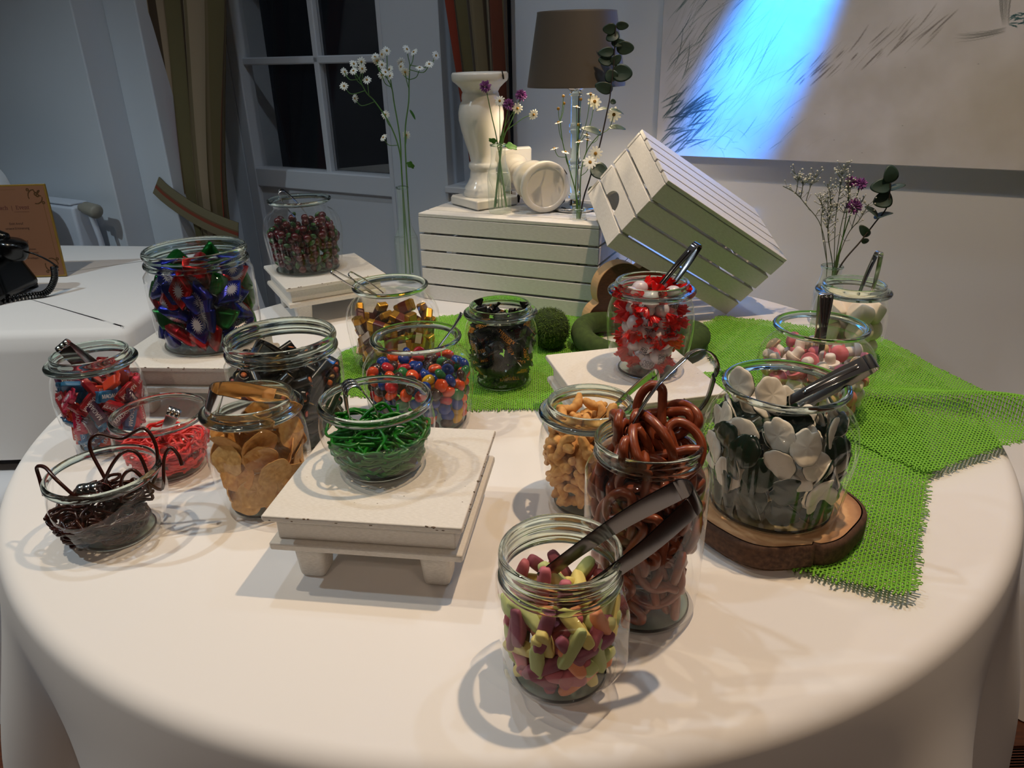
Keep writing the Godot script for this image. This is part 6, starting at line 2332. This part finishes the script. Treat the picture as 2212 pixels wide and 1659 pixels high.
	eucalyptus("short eucalyptus branch leaning right behind the marshmallow jar", [Vector3(0.630, 0.77, -0.275), Vector3(0.643, 0.862, -0.270), Vector3(0.678, 0.918, -0.270), Vector3(0.698, 0.951, -0.270), Vector3(0.716, 0.982, -0.270), Vector3(0.714, 1.025, -0.270)],
		[[Vector3(0.711, 1.041, -0.27), 0.034, 0.028], [Vector3(0.698, 1.019, -0.27), 0.040, 0.028], [Vector3(0.706, 0.994, -0.27), 0.036, 0.032], [Vector3(0.729, 1.018, -0.27), 0.030, 0.008], [Vector3(0.690, 0.972, -0.27), 0.038, 0.011], [Vector3(0.712, 0.966, -0.27), 0.036, 0.009], [Vector3(0.681, 0.936, -0.27), 0.030, 0.016], [Vector3(0.686, 0.917, -0.27), 0.015, 0.012]])
	gypsophila("gypsophila spray with a long branch arching left above the marshmallow jar", [[Vector3(0.625, 0.77, -0.275), Vector3(0.620, 0.864, -0.27), Vector3(0.597, 0.946, -0.27), Vector3(0.560, 0.990, -0.27), Vector3(0.540, 1.010, -0.27), Vector3(0.514, 1.024, -0.27)], [Vector3(0.622, 0.864, -0.27), Vector3(0.597, 0.946, -0.27), Vector3(0.593, 0.986, -0.27), Vector3(0.581, 1.003, -0.27)], [Vector3(0.560, 0.990, -0.27), Vector3(0.567, 1.024, -0.272), Vector3(0.576, 1.040, -0.275)], [Vector3(0.550, 1.0, -0.27), Vector3(0.550, 1.024, -0.268), Vector3(0.546, 1.034, -0.266)], [Vector3(0.540, 1.010, -0.27), Vector3(0.541, 1.034, -0.271), Vector3(0.534, 1.046, -0.271)]], 41, 5)
	gypsophila("dense upright gypsophila spray in the bottle behind the marshmallow jar", [[Vector3(0.632, 0.77, -0.275), Vector3(0.631, 0.864, -0.27), Vector3(0.612, 0.929, -0.27), Vector3(0.608, 0.994, -0.27), Vector3(0.596, 1.026, -0.27)], [Vector3(0.634, 0.864, -0.27), Vector3(0.622, 0.959, -0.27), Vector3(0.622, 1.017, -0.27), Vector3(0.622, 1.055, -0.27)], [Vector3(0.634, 0.864, -0.275), Vector3(0.616, 0.93, -0.28), Vector3(0.612, 0.97, -0.285), Vector3(0.606, 1.01, -0.285)], [Vector3(0.634, 0.864, -0.268), Vector3(0.630, 0.95, -0.26), Vector3(0.634, 1.0, -0.258), Vector3(0.628, 1.035, -0.258)]], 42, 13)
	gypsophila("thin gypsophila spray leaning right behind the marshmallow jar", [[Vector3(0.640, 0.77, -0.275), Vector3(0.637, 0.864, -0.27), Vector3(0.649, 0.928, -0.27), Vector3(0.669, 0.960, -0.27), Vector3(0.680, 0.987, -0.27)], [Vector3(0.655, 0.94, -0.27), Vector3(0.66, 0.975, -0.268), Vector3(0.668, 1.0, -0.268)]], 43, 4)


func chive_head(parent: Node3D, at: Vector3, radius: float) -> void:
	var r := RandomNumberGenerator.new()
	r.seed = int(at.x * 10000) + 77
	var g := Geo.new()
	for k in 90:
		var d := Vector3(r.randfn(), r.randfn() + 0.25, r.randfn()).normalized()
		var a := at + d * radius * 0.25
		var b := at + d * radius * r.randf_range(0.85, 1.08)
		g.tube([a, a.lerp(b, 0.6), b], [0.0005, 0.0016, 0.0006], 5, false)
	part(parent, "flower_head", g.mesh(), mats["chive_purple"])


func eucalyptus(label: String, stem: Array, leaves: Array) -> void:
	var t := sprig("eucalyptus_branch", label, "branch", "", stem, 0.0018, [], mats["eucalyptus_stem"])
	var path := smooth(stem, 6)
	for l in leaves:
		var c: Vector3 = l[0]
		var best: Vector3 = path[0]
		for p in path:
			if p.distance_to(c) < best.distance_to(c):
				best = p
		var d := c - best
		if d.length() < 0.004:
			d = Vector3(1, 0.3, 0)
		d = d.normalized()
		var face := (Vector3(0, 0.1, 1) + rand_dir() * 0.35)
		if l[2] < l[1] * 0.42:
			face = (Vector3(0, 1, 0.35) + rand_dir() * 0.15)
		var x := d
		var y := (face - x * face.dot(x)).normalized()
		leaf(t, c - x * l[1] * 0.5, l[1], maxf(l[2], l[1] * 0.55), Basis(x, y, x.cross(y)), mats["eucalyptus_leaf"])


func gypsophila(label: String, stems: Array, seed_: int, per: int) -> void:
	var t := thing("gypsophila_spray", label, "flower")
	var r := RandomNumberGenerator.new()
	r.seed = seed_
	var g := Geo.new()
	var b := Geo.new()
	for s in stems:
		var path := smooth(s, 5)
		g.tube(path, 0.0008, 5)
		for k in per * 4:
			var f := r.randf_range(0.45, 1.0)
			var p: Vector3 = path[int(f * (path.size() - 1))]
			if p.y < 0.90:
				continue
			var e := p + Vector3(r.randf_range(-0.014, 0.014), r.randf_range(0.003, 0.018), r.randf_range(-0.012, 0.012))
			g.tube([p, p.lerp(e, 0.6) + Vector3(0, -0.001, 0), e], 0.0004, 4, false)
			var o := b.v.size()
			b.superquadric(Vector3.ONE * r.randf_range(0.0011, 0.0021), 1, 1, 5, 8)
			for i in range(o, b.v.size()):
				b.v[i] += e
	part(t, "stems", g.mesh(), mats["gypsophila_stem"])
	part(t, "blossoms", b.mesh(), mats["gypsophila_white"]).set_meta("kind", "stuff")
